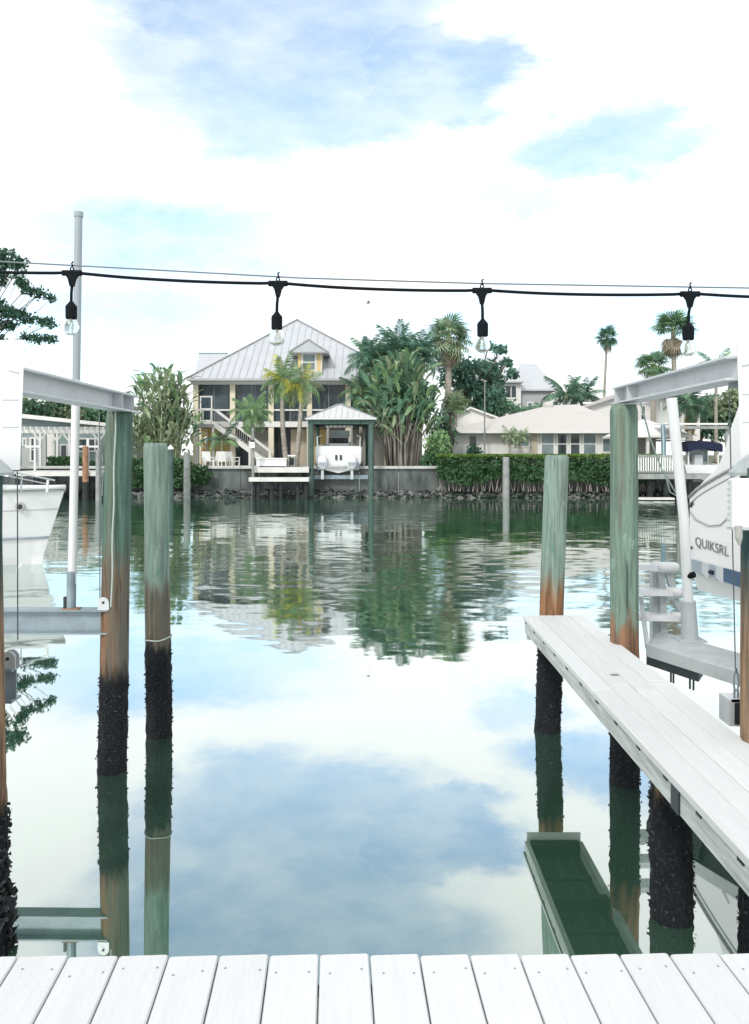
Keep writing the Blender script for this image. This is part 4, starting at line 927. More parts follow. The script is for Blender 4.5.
for px in (40, 57, 69, 99):
    part('post', M['trim'], pg, (X(px,GP)-.07, X(px,GP)+.07, GP, GP+.14, GZ, Z(433.1,GP)))
    for sg in (-1, 1): B().bar(P(px,441,GP+.07), P(px+sg*6,433.4,GP+.07), .08, .10).build('brace', M['trim'], pg)
for px in (40, 99): part('post', M['trim'], pg, (X(px,GP)-.07, X(px,GP)+.07, GP+2.2, GP+2.34, GZ, Z(433.1,GP)))
# small dock before it
sdk = thing('far_dock', 'low white edged dock with dark piles in front of the pergola', 'dock', (X(60,45), 45, 0))
for i in range(14):
    a_ = X(18,45.5) + i*.36; part('plank', M['whitewood'], sdk, (a_, a_+.34, 44.2, 47.6, Z(472.4,44.2)-.08, Z(471.6,44.2)))
part('edge_board', M['whitewood'], sdk, (X(17,44.2), X(102,44.2), 44.1, 44.19, Z(476,44.2), Z(471.8,44.2)))
for px in (22,42,60,80,95):
    for dy in (44.4, 46.8): B().tube([(X(px,45),dy,-1),(X(px,45),dy,Z(474.2,44.2))], .13, 8).build('pile', M['darkwood'], sdk)
for lab, px, py0, py1, r_, m_, dd2 in (('brown mooring post standing at the small left dock','85.5',446,497,.17,'brownwood',44.0),('grey mooring post right of the brown one at the left dock','98.5',450,498,.16,'oldwood',43.6),
      ('thin green channel post capped white before the paddle leaf clump','170.5',449,493,.17,'greenpost',44.6),('grey post in the shrubs left of the cream house','187',452,490,.20,'oldwood',46.2),
      ('pale weathered post standing before the clipped hedge','506',457,491,.20,'oldwood',46.3)):
    px = float(px); t = thing('mooring_post', lab, 'post', (X(px,dd2), dd2, -.8), 'mooring posts along the far bank')
    B().lathe([(r_*1.05,0),(r_,Z(py0,dd2)+.8-.06),(r_*.8,Z(py0,dd2)+.8)], (X(px,dd2),dd2,-.8), 10, True, True).build('timber', M[m_], t, False)
    if m_ == 'brownwood': B().lathe([(r_*1.12,0),(r_*1.06,1.85)], (X(px,dd2),dd2,-.8), 10, True, True).build('wet_base', M['darkwood'], t)
    if '170' in str(px): B().lathe([(r_*1.15,-.02),(r_*1.15,.04),(.02,.24)], (X(px,dd2),dd2,Z(py0,dd2)), 10, True, True).build('cap', M['trim'], t)
for lab, px, py0, py1 in (('white lift guide pole left of the tall thin pole','35',438,472),('short white lift guide pole beside the brown post','88',439,472)):
    px = float(px); t = thing('lift_pole', lab, 'pole', (X(px,44.6), 44.6, Z(471.6,44.2)), 'white poles on the small left dock')
    B().tube([(X(px,44.6),44.6,Z(471.6,44.2)),(X(px,44.6),44.6,Z(py0,44.6))], .07, 8).build('pole', M['pvc'], t)
    part('cross_arm', M['pvc'], t, (X(px-9,44.6), X(px+ (6 if px < 50 else 11),44.6), 44.5, 44.6, Z(447.5,44.6), Z(445.6,44.6)))
tag(B().tube([P(102,496,43.9), P(103,470,43.9), P(102,455,43.9), P(105,452,43.9), P(108,462,43.9), P(108,480,43.9)], .035, 6).build('hanging_hose', M['rope']), 'pale looped hose hanging at the end of the left dock', 'hose')

# boat house with lift, boat, landing dock
BD = 46.6
bh = thing('boat_house', 'open boat shelter with white hip roof on green posts', 'boat shelter', (X(341,BD), BD, 0))
e0, e1, ezb = X(305.5,BD), X(377,BD), Z(418.5,BD); ap = Vector((X(341,BD+2.4), BD+2.4, Z(404,BD+2.4)))
v = [Vector((e0,BD-.3,ezb)),Vector((e1,BD-.3,ezb)),Vector((e1,BD+5.2,ezb)),Vector((e0,BD+5.2,ezb)),ap-Vector((.25,0,0)),ap+Vector((.25,.6,0))]
b = B().add(v+[q-Vector((0,0,.07)) for q in v[:4]], [(0,1,4),(1,5,4),(1,2,5),(2,3,5),(3,4,5),(3,0,4),(0,6,7,1),(1,7,8,2),(2,8,9,3),(3,9,6,0),(6,9,8,7)])
br = b.build('roof', mat('shelter_roof', (.66,.67,.68), .5, .05, 2), bh)
for i in range(1,12):
    f = i/12; xx = e0+(e1-e0)*f; fr = 1-abs(2*f-1); a_ = Vector((xx,BD-.3,ezb+.015)); c_ = Vector((xx,BD-.3+(ap.y-BD+.3)*fr, ezb+.015+(ap.z-ezb)*fr)); B().bar(a_, c_, .03, .03).build('roof_seam', M['cap'], br)
for q in v[:2]: B().bar(q, ap+Vector((0,0,.03)), .10, .05).build('hip_cap', M['roofedge'], br)
part('fascia', M['greenpost'], bh, (e0+.15, e1-.15, BD-.06, BD+.06, ezb-.34, ezb-.071)); 
for yy in (BD+4.9,): part('fascia', M['greenpost'], bh, (e0+.15, e1-.15, yy-.06, yy+.06, ezb-.34, ezb-.071))
part('side_beam', M['greenpost'], bh, (e0+.16, e0+.3, BD+.061, BD+4.83, ezb-.34, ezb-.071)); part('side_beam', M['greenpost'], bh, (e1-.3, e1-.16, BD+.061, BD+4.83, ezb-.34, ezb-.071))
for px, dy in ((311,.05),(371,.05),(317.5,4.7),(367.5,4.7)):
    B().tube([(X(px,BD+dy if dy < 1 else BD+dy),BD+dy,-1),(X(px,BD+dy),BD+dy,ezb-.345)], .17 if dy < 1 else .14, 10).build('post', M['greenpost'], bh)
part('cradle', M['galv'], bh, (X(314,BD+1), X(368,BD+1), BD+.9, BD+1.1, Z(479,BD+1), Z(475,BD+1))); part('cradle', M['galv'], bh, (X(314,BD+1), X(368,BD+1), BD+3.6, BD+3.8, Z(479,BD+1), Z(475,BD+1)))
# boat, stern towards us
fb = thing('motor_boat', 'white centre console boat with twin outboards under the boat shelter roof', 'boat', (X(338,47), 48.5, Z(475,47)))
cxb, zk = X(338,47), Z(474,47); secs = []
for t_, wd_, zt_ in ((0,1.42,.0),(.25,1.5,.05),(.6,1.35,.2),(.85,.75,.35),(1,.05,.5)):
    yy = 47.3+5.6*t_; zs = Z(447,47)+zt_
    secs.append([(cxb-wd_,yy,zs),(cxb-wd_*.98,yy,zk+.75),(cxb-wd_*.8,yy,zk+.32),(cxb,yy,zk+.05+.35*t_**3),(cxb+wd_*.8,yy,zk+.32),(cxb+wd_*.98,yy,zk+.75),(cxb+wd_,yy,zs),(cxb+wd_*.78,yy,zs+.03),(cxb+wd_*.7,yy,zs-.2),(cxb-wd_*.7,yy,zs-.2),(cxb-wd_*.78,yy,zs+.03)])
B().loft(secs).build('hull', M['gel'], fb)
for sx in (-.95,.85):
    ob = B(); c_ = Vector((cxb+sx, 47.05, zk+.42))
    ob.loft([[c_+Vector((a*.22*k_, b_*.26*k_, z_)) for a, b_ in ((-1,-.7),(-.7,-1),(.7,-1),(1,-.7),(1,.7),(.7,1),(-.7,1),(-1,.7))] for z_, k_ in ((-.1,.8),(.05,1.2),(.38,1.3),(.6,1.15),(.70,.7))])
    eng = ob.build('outboard', M['gel'], fb); 
    B().bar(c_+Vector((0,.05,-.08)), c_+Vector((0,.0,-.75)), .16, .22).build('leg', M['gel_grey'], eng); part('decal', M['bluegrey'], eng, (c_.x-.2, c_.x+.2, c_.y-.36, c_.y-.335, c_.z+.1, c_.z+.3))
for sx in (-.18,.10): part('vent', M['dark_steel'], fb, (cxb+sx, cxb+sx+.12, 47.22, 47.295, Z(460,47), Z(455,47)))
part('transom', M['gel'], fb, (cxb-1.35, cxb+1.35, 47.302, 47.5, zk+.6, Z(446,47)))
part('console', M['gel'], fb, (cxb-.55, cxb+.55, 49.2, 50.0, Z(452,49), Z(437,49))); part('seat', M['gel'], fb, (cxb-.6, cxb+.6, 48.3, 48.8, Z(452,48.5), Z(443.5,48.5)))
part('dash', M['dark_steel'], fb, (cxb-.42, cxb+.42, 49.1, 49.19, Z(444,49), Z(437.5,49))); part('windshield', M['glass_l'], fb, (cxb-.62, cxb+.62, 49.9, 49.94, Z(437,49), Z(430,49)))
tt = B()
for sx in (-.75,.75):
    for yy in (48.9, 50.2): tt.tube([(cxb+sx*1.05,yy,Z(452,49)),(cxb+sx,yy,Z(427.5,49))], .05, 6)
tt.build('top_frame', M['trim'], fb); part('hard_top', M['gel'], fb, (cxb-.85, cxb+.85, 48.6, 50.6, Z(427.4,49), Z(425.8,49)))
for sx in (-1.3, 1.32): B().tube([(cxb+sx,47.8,Z(447,47.5)),(cxb+sx*1.02,47.8,Z(437,47.5)),(cxb+sx*.85,48.4,Z(435,47.5))], .045, 6).build('grab_rail', M['trim'], fb)
part('cushion', M['tealwall'], fb, (cxb-.9, cxb+.9, 47.55, 47.85, Z(448,47.5), Z(445.5,47.5)))
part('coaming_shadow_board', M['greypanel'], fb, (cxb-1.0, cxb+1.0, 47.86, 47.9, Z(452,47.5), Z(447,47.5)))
for sx in (-.62,-.36,-.1,.2,.46,.66): B().tube([(cxb+sx,48.5,Z(427,48.5)),(cxb+sx*1.15,48.1,Z(417.5,48.5)-.35)], .022, 5).build('fishing_rod', M['dark_steel'], fb)
for sx in (-1.15,1.12): part('trim_tab', M['bluegrey'], fb, (cxb+sx-.16, cxb+sx+.16, 47.16, 47.29, Z(470,47), Z(463,47)))
part('swim_step', M['gel_grey'], fb, (cxb-.55, cxb+.5, 47.0, 47.29, Z(467,47), Z(465.6,47)))
for sx in (-.5,.42): B().tube([(cxb+sx,48.55,Z(444,48.5)),(cxb+sx,48.55,Z(437.5,48.5))], .14, 8).build('headrest', M['dark_steel'], fb)
# landing dock
ldk = thing('landing_dock', 'small two level white edged landing dock left of the boat shelter', 'dock', (X(280,46), 46, 0))
zt_ = Z(467.2,46.3)
for i in range(11):
    a_ = X(252,46.3)+i*.315; part('plank', M['whitewood'], ldk, (a_, a_+.30, 46.3, 48.6, zt_-.06, zt_))
part('edge_board', M['whitewood'], ldk, (X(252,46.3), X(309,46.3), 46.2, 46.29, Z(472.5,46.3), zt_-.005))
zl_ = Z(477.5,45.4)
for i in range(12):
    a_ = X(249,45.4)+i*.297; part('lower_plank', M['whitewood'], ldk, (a_, a_+.285, 45.2, 46.15, zl_-.06, zl_))
part('edge_board', M['whitewood'], ldk, (X(249,45.2), X(309,45.2), 45.1, 45.19, Z(481.5,45.2), zl_-.004))
for px in (254,258.5,272,281,298,306):
    B().tube([(X(px,45.5),45.5,-1),(X(px,45.5),45.5,zl_-.065)], .12, 8).build('pile', M['darkwood'], ldk)
for px in (256,280,304): B().tube([(X(px,47.4),47.4,-1),(X(px,47.4),47.4,zt_-.065)], .14, 8).build('pile', M['darkwood'], ldk)
bx_ = thing('dock_box', 'white dock storage box on the landing dock', 'dock box', (X(272,47), 47, zt_))
B().cbox(X(257,47), X(287,47), 46.7, 47.4, zt_+.06, Z(459.6,47), .03).build('box', M['gel'], bx_); B().cbox(X(256.4,47), X(287.6,47), 46.66, 47.44, Z(459.5,47), Z(458,47), .03).build('lid', M['trim'], bx_); part('skid', M['darkwood'], bx_, (X(260,47), X(284,47), 46.75, 47.35, zt_, zt_+.058))
fc = thing('fish_table', 'small pale table with dark bottles at the right end of the dock box', 'table', (X(292,47.2), 47.2, zt_))
part('top', M['trim'], fc, (X(287.9,47.2), X(296,47.2), 46.95, 47.5, Z(456.4,47.2), Z(455,47.2))); 
for px in (289,295): part('leg', M['oldwood'], fc, (X(px,47.2)-.04, X(px,47.2)+.04, 47.0, 47.45, zt_, Z(456.5,47.2)))
part('shelf', M['darkwood'], fc, (X(289.8,47.2), X(294.2,47.2), 47.05, 47.4, Z(465,47.2), Z(458,47.2)))
lp = thing('lamp_pole', 'grey pole with white lamp box at the corner of the landing dock', 'pole', (X(253,45.9), 45.9, -1))
B().tube([(X(253,45.9),45.9,-1),(X(253,45.9),45.9,Z(428,45.9))], .08, 8).build('pole', M['oldwood'], lp); part('lamp', M['trim'], lp, (X(251,45.9), X(255,45.9), 45.7, 45.81, Z(448,45.9), Z(442,45.9))); part('lamp_cap', M['dark_steel'], lp, (X(251,45.9), X(255,45.9), 45.68, 45.82, Z(441.9,45.9), Z(440,45.9)))
# patio chairs
def chair(label, px, d, rz, py):
    t = thing('patio_chair', label, 'chair', (X(px,d), d, GZ+.03), 'white chairs on the patio'); t.rotation_euler = (0,0,rz)
    link('seat', B().box(-.28,.28,-.3,.3,.34,.40).mesh('seat', M['trim']), t)
    link('backrest', B().bar((0,.28,.4),(0,.46,.98),.56,.05).mesh('backrest', M['trim']), t)
    for a in (-.25,.25):
        for c_ in (-.27,.27): link('leg', B().box(a-.025,a+.025,c_-.025,c_+.025,0,.34).mesh('leg', M['trim']), t)
        link('armrest', B().box(a*1.2-.04,a*1.2+.04,-.32,.34,.58,.62).mesh('armrest', M['trim']), t); link('arm_post', B().box(a*1.2-.025,a*1.2+.025,-.30,-.25,.0,.58).mesh('arm_post', M['trim']), t)
for i, (px, d, rz, w_) in enumerate(((208,49.6,.5,'leftmost white patio chair, below the yellow wall'),(216,50.2,-.4,'second white patio chair from the left below the yellow wall'),(224,49.5,2.9,'white patio chair just left of the stair foot, turned to the house'),(233,50.0,.9,'rightmost white patio chair under the outside stair'))): chair(w_, px, d, rz, 0)
um = thing('patio_heater', 'thin dark standing torch before the yellow ground floor wall', 'torch', (X(206,51), 51, GZ+.03)); B().tube([(X(206,51),51,GZ+.03),(X(206,51),51,Z(432,51))], .05, 8).build('pole', M['brownwood'], um); B().lathe([(.05,0),(.14,.2),(.16,.35),(.05,.42)], (X(206,51),51,Z(443,51)), 10).build('head', M['trim'], um)

# right side: dock with balustrade, gazebo, awning and covered boat
rd = thing('far_dock', 'grey dock with white balustrade beyond the right lift post', 'dock', (X(655,45), 45, 0))
zrd = Z(474,44.6)
for i in range(16):
    a_ = X(628,45)+i*.32; part('plank', M['oldwood'], rd, (a_, a_+.30, 44.6, 48, zrd-.08, zrd))
part('edge_board', M['oldwood'], rd, (X(628,44.6), X(716,44.6), 44.5, 44.59, Z(479,44.6), zrd-.005))
part('top_rail', M['oldwood'], rd, (X(628,44.7), X(676,44.7), 44.64, 44.76, Z(457,44.7), Z(455,44.7))); part('bottom_rail', M['oldwood'], rd, (X(628,44.7), X(676,44.7), 44.66, 44.74, Z(472.6,44.7), Z(471,44.7)))
for i in range(20): xx = X(629+i*2.4,44.7); part('baluster', M['trim'], rd, (xx-.035, xx+.035, 44.67, 44.73, Z(471,44.7), Z(457,44.7)))
for px in (634,650,666,690,712): B().tube([(X(px,45),45,-1),(X(px,45),45,zrd-.085)], .16, 8).build('pile', M['darkwood'], rd)
part('low_float', M['whitewood'], rd, (X(620,44), X(672,44), 43.6, 44.3, .05, .16))
gz = thing('gazebo', 'white gazebo with pale hip roof beyond the right lift post', 'gazebo', (X(652,50), 50, GZ))
hip(gz, M['trim'], 626, 692, 435, 642, 646, 419.5, 49, 51.5, 54); 
for px in (630,648,665,688): part('post', M['trim'], gz, (X(px,49.3)-.09, X(px,49.3)+.09, 49.3, 49.48, GZ, Z(437.6,49.3)))
part('back_wall', M['greypanel'], gz, (X(632,53), X(655,53), 52.8, 52.95, GZ, Z(437.9,53)))
bpst = thing('dock_post', 'slim blue grey post on the balustraded dock', 'post', (X(664,44.9), 44.9, zrd)); B().tube([(X(664,44.9),44.9,zrd),(X(663,44.9),44.9,Z(425,44.9))], .14, 8).build('pole', mat('blue_grey_post', (.15,.24,.31), .7, .2, 4), bpst)
aw = thing('boat_awning', 'corrugated white awning over the covered boat on the right', 'awning', (X(703,48), 48, 0))
for i in range(24):
    xx = X(678,46)+i*.127*1.0; B().tube([(xx,46,Z(424,46)),(xx,50,Z(421.5,46))], .066, 6).build('corrugation', M['trim'], aw)
part('fascia', M['oldwood'], aw, (X(677,46), X(729,46), 46.02, 46.12, Z(429,46), Z(426,46)))
for px in (679,727): B().tube([(X(px,46.3),46.3,-1),(X(px,46.3),46.3,Z(429,46.3)+.05)], .13, 8).build('post', M['oldwood'], aw); B().tube([(X(px,49.7),49.7,-1),(X(px,49.7),49.7,Z(427,46.3))], .13, 8).build('post', M['oldwood'], aw)
cbt = thing('covered_boat', 'white boat with navy bimini top under the right awning', 'boat', (X(704,47), 47, .3)); cx2 = X(704,46.6)
secs = []
for t_, wd_ in ((0,1.2),(.5,1.25),(.85,.7),(1,.05)):
    yy = 46.5+4.2*t_; zs = Z(465,46.5)+.25*t_; secs.append([(cx2-wd_,yy,zs),(cx2-wd_*.9,yy,zs-.5),(cx2,yy,zs-.95+.4*t_**3),(cx2+wd_*.9,yy,zs-.5),(cx2+wd_,yy,zs)])
B().loft(secs).build('hull', M['gel'], cbt)
b = B(); 
bs = []
for k_ in range(7):
    a_ = -1+2*k_/6; bs.append([(cx2+a_*1.05,46.4,Z(441,46.5)-.22*a_*a_),(cx2+a_*1.05,48.4,Z(440,46.5)-.22*a_*a_),(cx2+a_*1.05,48.4,Z(447,46.5)-.22*a_*a_),(cx2+a_*1.05,46.4,Z(448.5,46.5)-.22*a_*a_)])
b.loft(bs).build('bimini', M['navy'], cbt)
for sx in (-.9,.9):
    for yy in (46.7,48.2): B().tube([(cx2+sx,yy,Z(465,46.5)),(cx2+sx,yy,Z(448,46.5))], .05, 6).build('frame_tube', M['trim'], cbt)
part('windscreen', M['glass_l'], cbt, (cx2-.6, cx2+.6, 47.6, 47.65, Z(462,46.5), Z(449,46.5))); part('console', M['gel_grey'], cbt, (cx2-.4, cx2+.1, 47.0, 47.5, Z(466,46.5), Z(455,46.5)))
part('lift_rail', M['oldwood'], cbt, (cx2-1.4, cx2+1.4, 46.8, 47.0, Z(482,46.5), Z(480,46.5)+.02)); part('lift_rail', M['oldwood'], cbt, (cx2-1.4, cx2+1.4, 49.0, 49.2, Z(482,46.5), Z(480,46.5)+.02))
# pale line from the beam down to the right boat
tag(B().tube([P(636.5,381,6.16), P(641,404,6.3), P(650,438,6.6), P(662,470,7.0), P(676,493,7.6), P(682,497,8.2)], .008, 6).build('mooring_line', M['rope']), 'slack pale line from the right beam end down towards the boat', 'rope')
tag(B().tube([P(661,402,6.9), P(663.5,440,6.9), P(664,470,6.9), P(670,492,7.2), P(682,499,8.2)], .006, 6).build('mooring_line', M['rope']), 'thin hanging line just left of the leaning guide post', 'rope')

# ------------------------------------------------------------------ planting on the far bank
def clump(label, px, d, spread, ytop, ybase, n_stem, n_leaf, keys, lsize, zmin, smat='stem', rs=3, fill0=.15, cat='plant', name='bird_of_paradise_clump'):
    x = X(px,d); t = thing(name, label, cat, (x, d, GZ)); rr = random.Random(rs); H = Z(ytop,d) - GZ
    for i in range(n_stem):
        a = rr.uniform(0,6.28); q = math.sqrt(rr.random()); bx_, by_ = spread*.38*q*math.cos(a), spread*.3*q*math.sin(a); L_ = H*rr.uniform(.38,.66); k_ = rr.uniform(1.6,2.5)
        link('stem', B().tube([(bx_,by_,0),(bx_*1.15+rr.uniform(-.1,.1),by_*1.1,L_*.5),(bx_*k_*.9,by_*k_*.8,L_)], [.085,.07,.045], 6).mesh('stem', M[smat]), t)
    for i in range(n_leaf):
        f = rr.random()**.8; a = rr.uniform(0,6.28); q = rr.uniform(.05,1)**.5; s_ = lsize*rr.uniform(.65,1.2)
        env = math.sin(math.pi*min(1, .30 + .55*f))**.8
        lx, ly = spread*env*q*math.cos(a), spread*.75*env*q*math.sin(a)
        top = H*(1-.30*(abs(lx)/spread)**2.0); lz = zmin*H + max(.05, top - zmin*H - s_*.55)*f*rr.uniform(.85,1.0)
        link('leaf', rr.choice(PD[keys[i % len(keys)]]), t, (lx*.85, ly, lz), (rr.uniform(-.5,.5), rr.uniform(-.45,.55), rr.uniform(0,6.28) if rr.random() < .5 else math.atan2(ly, lx)+rr.uniform(-.8,.8)), (s_,s_*.82,s_))
    fb_ = B()
    for i in range(16):
        a = rr.uniform(0,6.28); q = rr.random()**.5; f = rr.uniform(.1,.82); env = math.sin(math.pi*min(1, .30 + .55*f))**.8
        c = (spread*env*.62*q*math.cos(a), spread*.5*env*q*math.sin(a), H*(fill0 + (.90-fill0)*f)); cloud_leaf(fb_, c, (spread*.36, spread*.3, H*.13), 130, .24, rr, .2)
    link('inner_foliage', fb_.mesh('inner_foliage', M[keys[0]]), t)
    return t
clump('big paddle leaf clump with brown stems right of the boat shelter', 401, 50.6, 2.75, 357, 465, 64, 290, ('lf_teal','lf_mid','lf_teal','lf_pale','lf_mid'), 1.45, .20, rs=5, fill0=.42)
clump('pale paddle leaf clump behind the free standing pile, left of the house', 163, 51.5, 2.7, 366, 465, 60, 300, ('lf_pale','lf_mid','lf_pale','lf_pale','lf_teal'), 1.15, .02, 'stem_g', rs=9)
# dark feather palms behind the big clump
palm('dark feather palm leaning over the porch left of the big clump', 372, 53.2, 362, keys=('lf_teal','lf_blue'), n=26, flen=2.5, tr=.13, lo=-.7, hi=1.3, xtop=374)
palm('dark feather palm rising highest behind the big clump', 397, 54.0, 354, keys=('lf_blue','lf_teal'), n=26, flen=2.5, tr=.13, lo=-.6, hi=1.35, xtop=398)
palm('dark feather palm behind the right side of the big clump', 420, 54.6, 358, keys=('lf_blue','lf_dark'), n=24, flen=2.3, tr=.13, lo=-.6, hi=1.3)
palm('short feather palm hanging low left of the big clump', 361, 52.6, 392, keys=('lf_teal','lf_mid'), n=18, flen=1.9, tr=.11, lo=-.9, hi=1.1)
# front palms
palm('yellow green palm left of the pair in front of the porch', 287, 51.0, 382, keys=('lf_mid','lf_yel','lf_mid'), n=20, flen=1.95, tr=.15, xtop=283, bow=(-.15,0), lo=-.8, hi=1.3)
palm('yellow green palm right of the pair in front of the porch', 296, 50.6, 384, keys=('lf_yel','lf_mid','lf_pale'), n=19, flen=1.9, tr=.14, xtop=302, bow=(.05,0), lo=-.9, hi=1.3)
palm('small bright green palm left of the pair, before the stair', 252.5, 49.8, 414, keys=('lf_mid',), n=22, flen=1.65, tr=.11, lo=-.9, hi=1.2)
palm('low arching palm under the outside stair', 222, 50.6, 441, keys=('lf_dark','lf_mid'), n=10, flen=1.5, tr=.06, lo=-.2, hi=.8, tmat='stem_g', name='young_palm')
palm('tall cabbage palm behind the big clump', 447, 62, 338, kind='fan', keys=('lf_teal','lf_pale'), n=40, flen=2.3, tr=.26, lo=-1.0, hi=1.3, xtop=449, skirt=6)
palm('short yellowish fan palm below the cabbage palm', 455, 58, 406, kind='fan', keys=('lf_pale','lf_mid'), n=26, flen=1.35, tr=.18, lo=-.6, hi=1.3)
palm('lone tall slim fan palm against the sky', 601, 95, 338, kind='fan', keys=('lf_dark','lf_teal'), n=34, flen=1.75, tr=.16, lo=-.9, hi=1.4, xtop=607, skirt=3)
palm('tall fan palm with dead frond skirt above the right beam', 677, 66, 330, kind='fan', keys=('lf_mid','lf_teal'), n=30, flen=2.1, tr=.22, lo=-.1, hi=1.3, xtop=673, skirt=26)
palm('lower fan palm left of the skirted one above the right beam', 653, 66, 366, kind='fan', keys=('lf_teal','lf_mid'), n=30, flen=1.9, tr=.2, lo=-.7, hi=1.3, skirt=4)
palm('feather palm tuft left above the bungalow roof', 566, 70, 397, keys=('lf_teal','lf_dark'), n=18, flen=2.6, tr=.16, lo=-.4, hi=1.1)
palm('feather palm tuft right above the bungalow roof', 583, 72, 398, keys=('lf_dark','lf_teal'), n=16, flen=2.5, tr=.16, lo=-.4, hi=1.1)
palm('small palm in front of the bungalow, left of the two', 510, 55.2, 437, keys=('lf_pale',), n=14, flen=.95, tr=.07, lo=-.6, hi=1.1, name='young_palm')
palm('small palm in front of the bungalow, right of the two', 520.5, 55.4, 437.5, keys=('lf_pale','lf_mid'), n=14, flen=.95, tr=.07, lo=-.6, hi=1.1, name='young_palm')
palm('palm with orange dry fronds behind the right awning', 690, 60, 404, keys=('lf_dark','lf_teal'), n=22, flen=2.3, tr=.2, lo=-.9, hi=1.0, skirt=10, skey='lf_orange')
palm('pale arching palm peeking over the right beam', 716, 70, 366, keys=('lf_pale','lf_teal'), n=9, flen=2.2, tr=.14, lo=-.1, hi=1.0)
# broadleaf trees
rr_ = random.Random(21)
tree('dense broad green tree beside the tall house', 476, 66, GZ, [(rr_.uniform(448,500), rr_.uniform(356,418), rr_.uniform(-1,1.5), rr_.uniform(.9,1.5), rr_.uniform(.7,1.2)) for _ in range(26)] + [(507,362,0,.6,.5),(513,374,0,.6,.5),(500,350,0,.7,.5),(489,346,0,.6,.5)], 'lf_blue', .24, 230, .28)
tree('rounded leafy tree mass behind the feather palms and big clump', 405, 57.5, GZ, [(rr_.uniform(362,436), rr_.uniform(350,410), rr_.uniform(-1,1), rr_.uniform(.9,1.4), rr_.uniform(.7,1.1)) for _ in range(24)], 'lf_teal', .24, 210, .25)
tree('loose shrubby tree under the tall house windows', 520, 66, GZ, [(505,405,0,1.1,.7),(516,411,0,1.0,.7),(530,412,.3,1.0,.6),(541,410,0,1.0,.7),(552,409,0,.9,.6),(497,412,0,1.0,.7)], 'lf_teal', .22, 260, .16, fork=.5)
ro = random.Random(4); oak = []
for cx_, cy_, w_, h_, k_ in ((6,258,18,8,7),(20,262,10,6,4),(31,286,14,7,6),(42,296,8,4,3),(26,317,24,8,10),(8,322,20,9,7),(40,337,18,4,5),(50,326,7,4,2),(2,304,8,7,3),(-25,270,34,20,14),(-30,320,36,24,14),(-65,280,30,40,14)):
    for _ in range(k_): oak.append((cx_+ro.uniform(-w_,w_)*.8, cy_+ro.uniform(-h_,h_), ro.uniform(-.6,.6), ro.uniform(.30,.62), ro.uniform(.22,.42)))
tree('tall oak with open dark clumps at the upper left edge', -38, 44, 0, oak, 'lf_dark', .15, 120, .30, fork=.55, limb_every=3, limb_k=.32)
for i, (px, lab) in enumerate(((10,'rounded green tree above the left end of the low house roof'),(45,'rounded green tree above the middle of the low house roof'),(78,'olive green tree above the right part of the low house roof'),(108,'green tree behind the streaked left pile'))):
    tree(lab, px, 72, GZ, [(px+rr_.uniform(-20,20), rr_.uniform(404,420), rr_.uniform(-1,1), rr_.uniform(1.2,1.8), rr_.uniform(.7,1.2)) for _ in range(9)], ('lf_mid','lf_teal','lf_pale','lf_teal')[i], .28, 150, .25, group='trees behind the low left house')
for i, (px, lab) in enumerate(((700,'leafy green tree behind the right awning'),(735,'tall pale green tree at the right edge behind the lift'),(765,'green tree beyond the right picture edge'))):
    tree(lab, px, 76, GZ, [(px+rr_.uniform(-22,22), rr_.uniform(398 - (8 if i == 1 else 0),436), rr_.uniform(-1,1), rr_.uniform(1.2,1.9), rr_.uniform(.9,1.5)) for _ in range(12)], ('lf_teal','lf_pale','lf_mid')[i], .28, 150, .25, group='trees behind the right awning')
# hedges and shrubs
def hedge(label, px0, px1, d, py0, py1, key, topkey=None, n=5200, dep=1.3, legs=0, s=.15):
    x0_, x1_, z0_, z1_ = X(px0,d), X(px1,d), Z(py1,d), Z(py0,d); t = thing('hedge', label, 'hedge', ((x0_+x1_)/2, d, z0_)); rr = random.Random(int(px0)); b = B(); bt = B(); bs_ = B()
    W_, H_ = (x1_-x0_), z1_-z0_; lo = H_*.24 if legs else 0
    for i in range(n):
        u = rr.uniform(-W_/2, W_/2); fz = rr.random(); fy = rr.uniform(-dep/2, dep/2) if rr.random() < .4 else -dep/2+rr.uniform(0,.25)
        bump = .14*noise.noise(Vector((u*.9, fy, fz*2))) + .05*noise.noise(Vector((u*3, fy, fz*6)))
        if legs: fl2 = lo + .25*H_*noise.noise(Vector((u*.5, 3.1, 0)))
        else: fl2 = 0
        z_ = fl2 + (H_-fl2)*fz
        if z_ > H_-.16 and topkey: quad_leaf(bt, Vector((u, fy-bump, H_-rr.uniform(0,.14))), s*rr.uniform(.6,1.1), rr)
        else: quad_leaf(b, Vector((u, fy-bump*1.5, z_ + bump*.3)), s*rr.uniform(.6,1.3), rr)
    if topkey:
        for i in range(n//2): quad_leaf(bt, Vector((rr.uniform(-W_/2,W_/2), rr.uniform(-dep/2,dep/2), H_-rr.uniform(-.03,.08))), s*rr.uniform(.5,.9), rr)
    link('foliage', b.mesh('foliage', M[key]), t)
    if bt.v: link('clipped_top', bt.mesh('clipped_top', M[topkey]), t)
    for i in range(legs):
        u = -W_/2 + W_*(i+.5)/legs + rr.uniform(-.1,.1); yy = rr.uniform(-.5,.1); lean = rr.uniform(-.25,.25); link('stem', B().tube([(u,yy-.1,-.1),(u+lean*.5,yy,lo*.6),(u+lean,yy+.1,lo*1.5)], [.035,.028,.02], 5).mesh('stem', M['stem']), t)
    return t
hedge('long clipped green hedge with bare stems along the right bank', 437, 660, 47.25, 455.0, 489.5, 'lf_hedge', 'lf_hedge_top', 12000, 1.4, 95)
hedge('dark green hedge on the bank behind the free standing pile', 128, 190, 47.6, 459, 487, 'lf_hedge', None, 3200, 1.2)
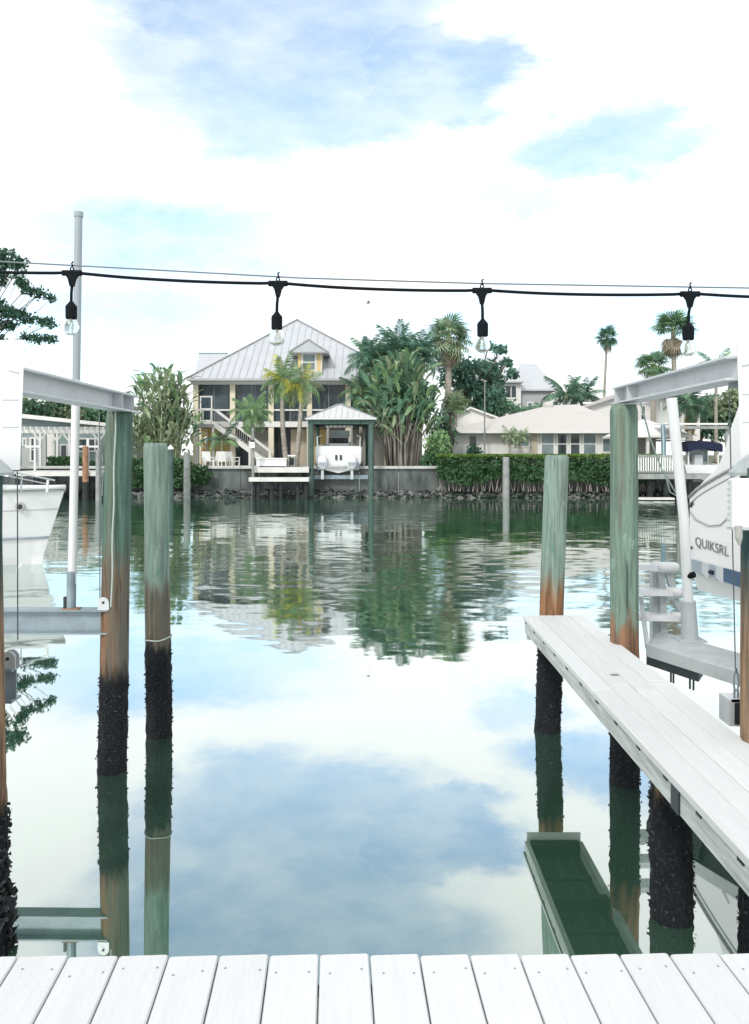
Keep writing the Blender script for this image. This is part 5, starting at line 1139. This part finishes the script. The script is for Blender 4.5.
hedge('green hedge in front of the pergola posts', 50, 84, 49.6, 457, 474, 'lf_hedge', None, 1500, 1.2)
hedge('green hedge behind the looped hose at the left', 84, 130, 49.0, 461, 488, 'lf_hedge', None, 1800, 1.2)
shrub('dark spreading shrub at the left end of the patio', 192, 47.3, 463, 487, 1.3, 'lf_hedge', 1300, z0=.6)
shrub('round clipped green bush left of the hedge', 437, 49.6, 428, 470, .95, 'lf_mid', 1400, .17)
shrub('lower round bush between the big clump and the hedge', 432, 48.9, 447, 480, .9, 'lf_hedge', 1300, .16, z0=.9)
shrub('small dark shrub below the small bungalow window', 476, 55.8, 444, 460, .8, 'lf_dark', 600, .14)
shrub('bushy green shrub under the cabbage palm', 447, 55, 412, 460, 1.3, 'lf_teal', 1300, .2)
# utility pole in front of the bungalow
up = thing('utility_pole', 'thin pole rising in front of the bungalow roof', 'pole', (X(484.5,56), 56, GZ)); B().tube([(X(484.5,56),56,GZ),(X(484.8,56),56,Z(380,56))], [.06,.045], 6).build('pole', M['oldwood'], up); part('cap', M['oldwood'], up, (X(483,56), X(486.5,56), 55.95, 56.05, Z(381.6,56), Z(380.4,56)))
lpo = thing('lamp_post', 'short dark lamp post between the cabbage palm and the bungalow', 'lamp post', (X(450,54), 54, GZ)); B().tube([(X(451,54),54,GZ),(X(450,54),54,Z(413,54))], [.12,.09], 8).build('pole', M['trunk_d'], lpo); B().lathe([(.10,-.1),(.24,0),(.22,.1),(.05,.14)], (X(450.5,54),54,Z(413,54)), 10, True, True).build('head', M['dark_steel'], lpo)
# a gull far off in the sky
gl_ = thing('gull', 'tiny gull flying right of the metal roof peak', 'bird', P(368,303,60)); c_ = P(368,303,60)
b = B(); b.loft([[c_+Vector((-.28,0,0))]*4, [c_+Vector((-.12,a*.06,b_*.06)) for a, b_ in ((-1,0),(0,-1),(1,0),(0,1))], [c_+Vector((.12,a*.05,b_*.05)) for a, b_ in ((-1,0),(0,-1),(1,0),(0,1))], [c_+Vector((.25,0,0))]*4]); b.build('body', M['greywall'], gl_)
for sg in (-1,1): B().add([c_+Vector((-.08,0,.02)), c_+Vector((.1,0,.02)), c_+Vector((.18*1,sg*.3,.12)), c_+Vector((.05,sg*.75,.02)), c_+Vector((-.02,sg*.3,.13))], [(0,1,2,4),(4,2,3)]).build('wing', M['greywall'], gl_)
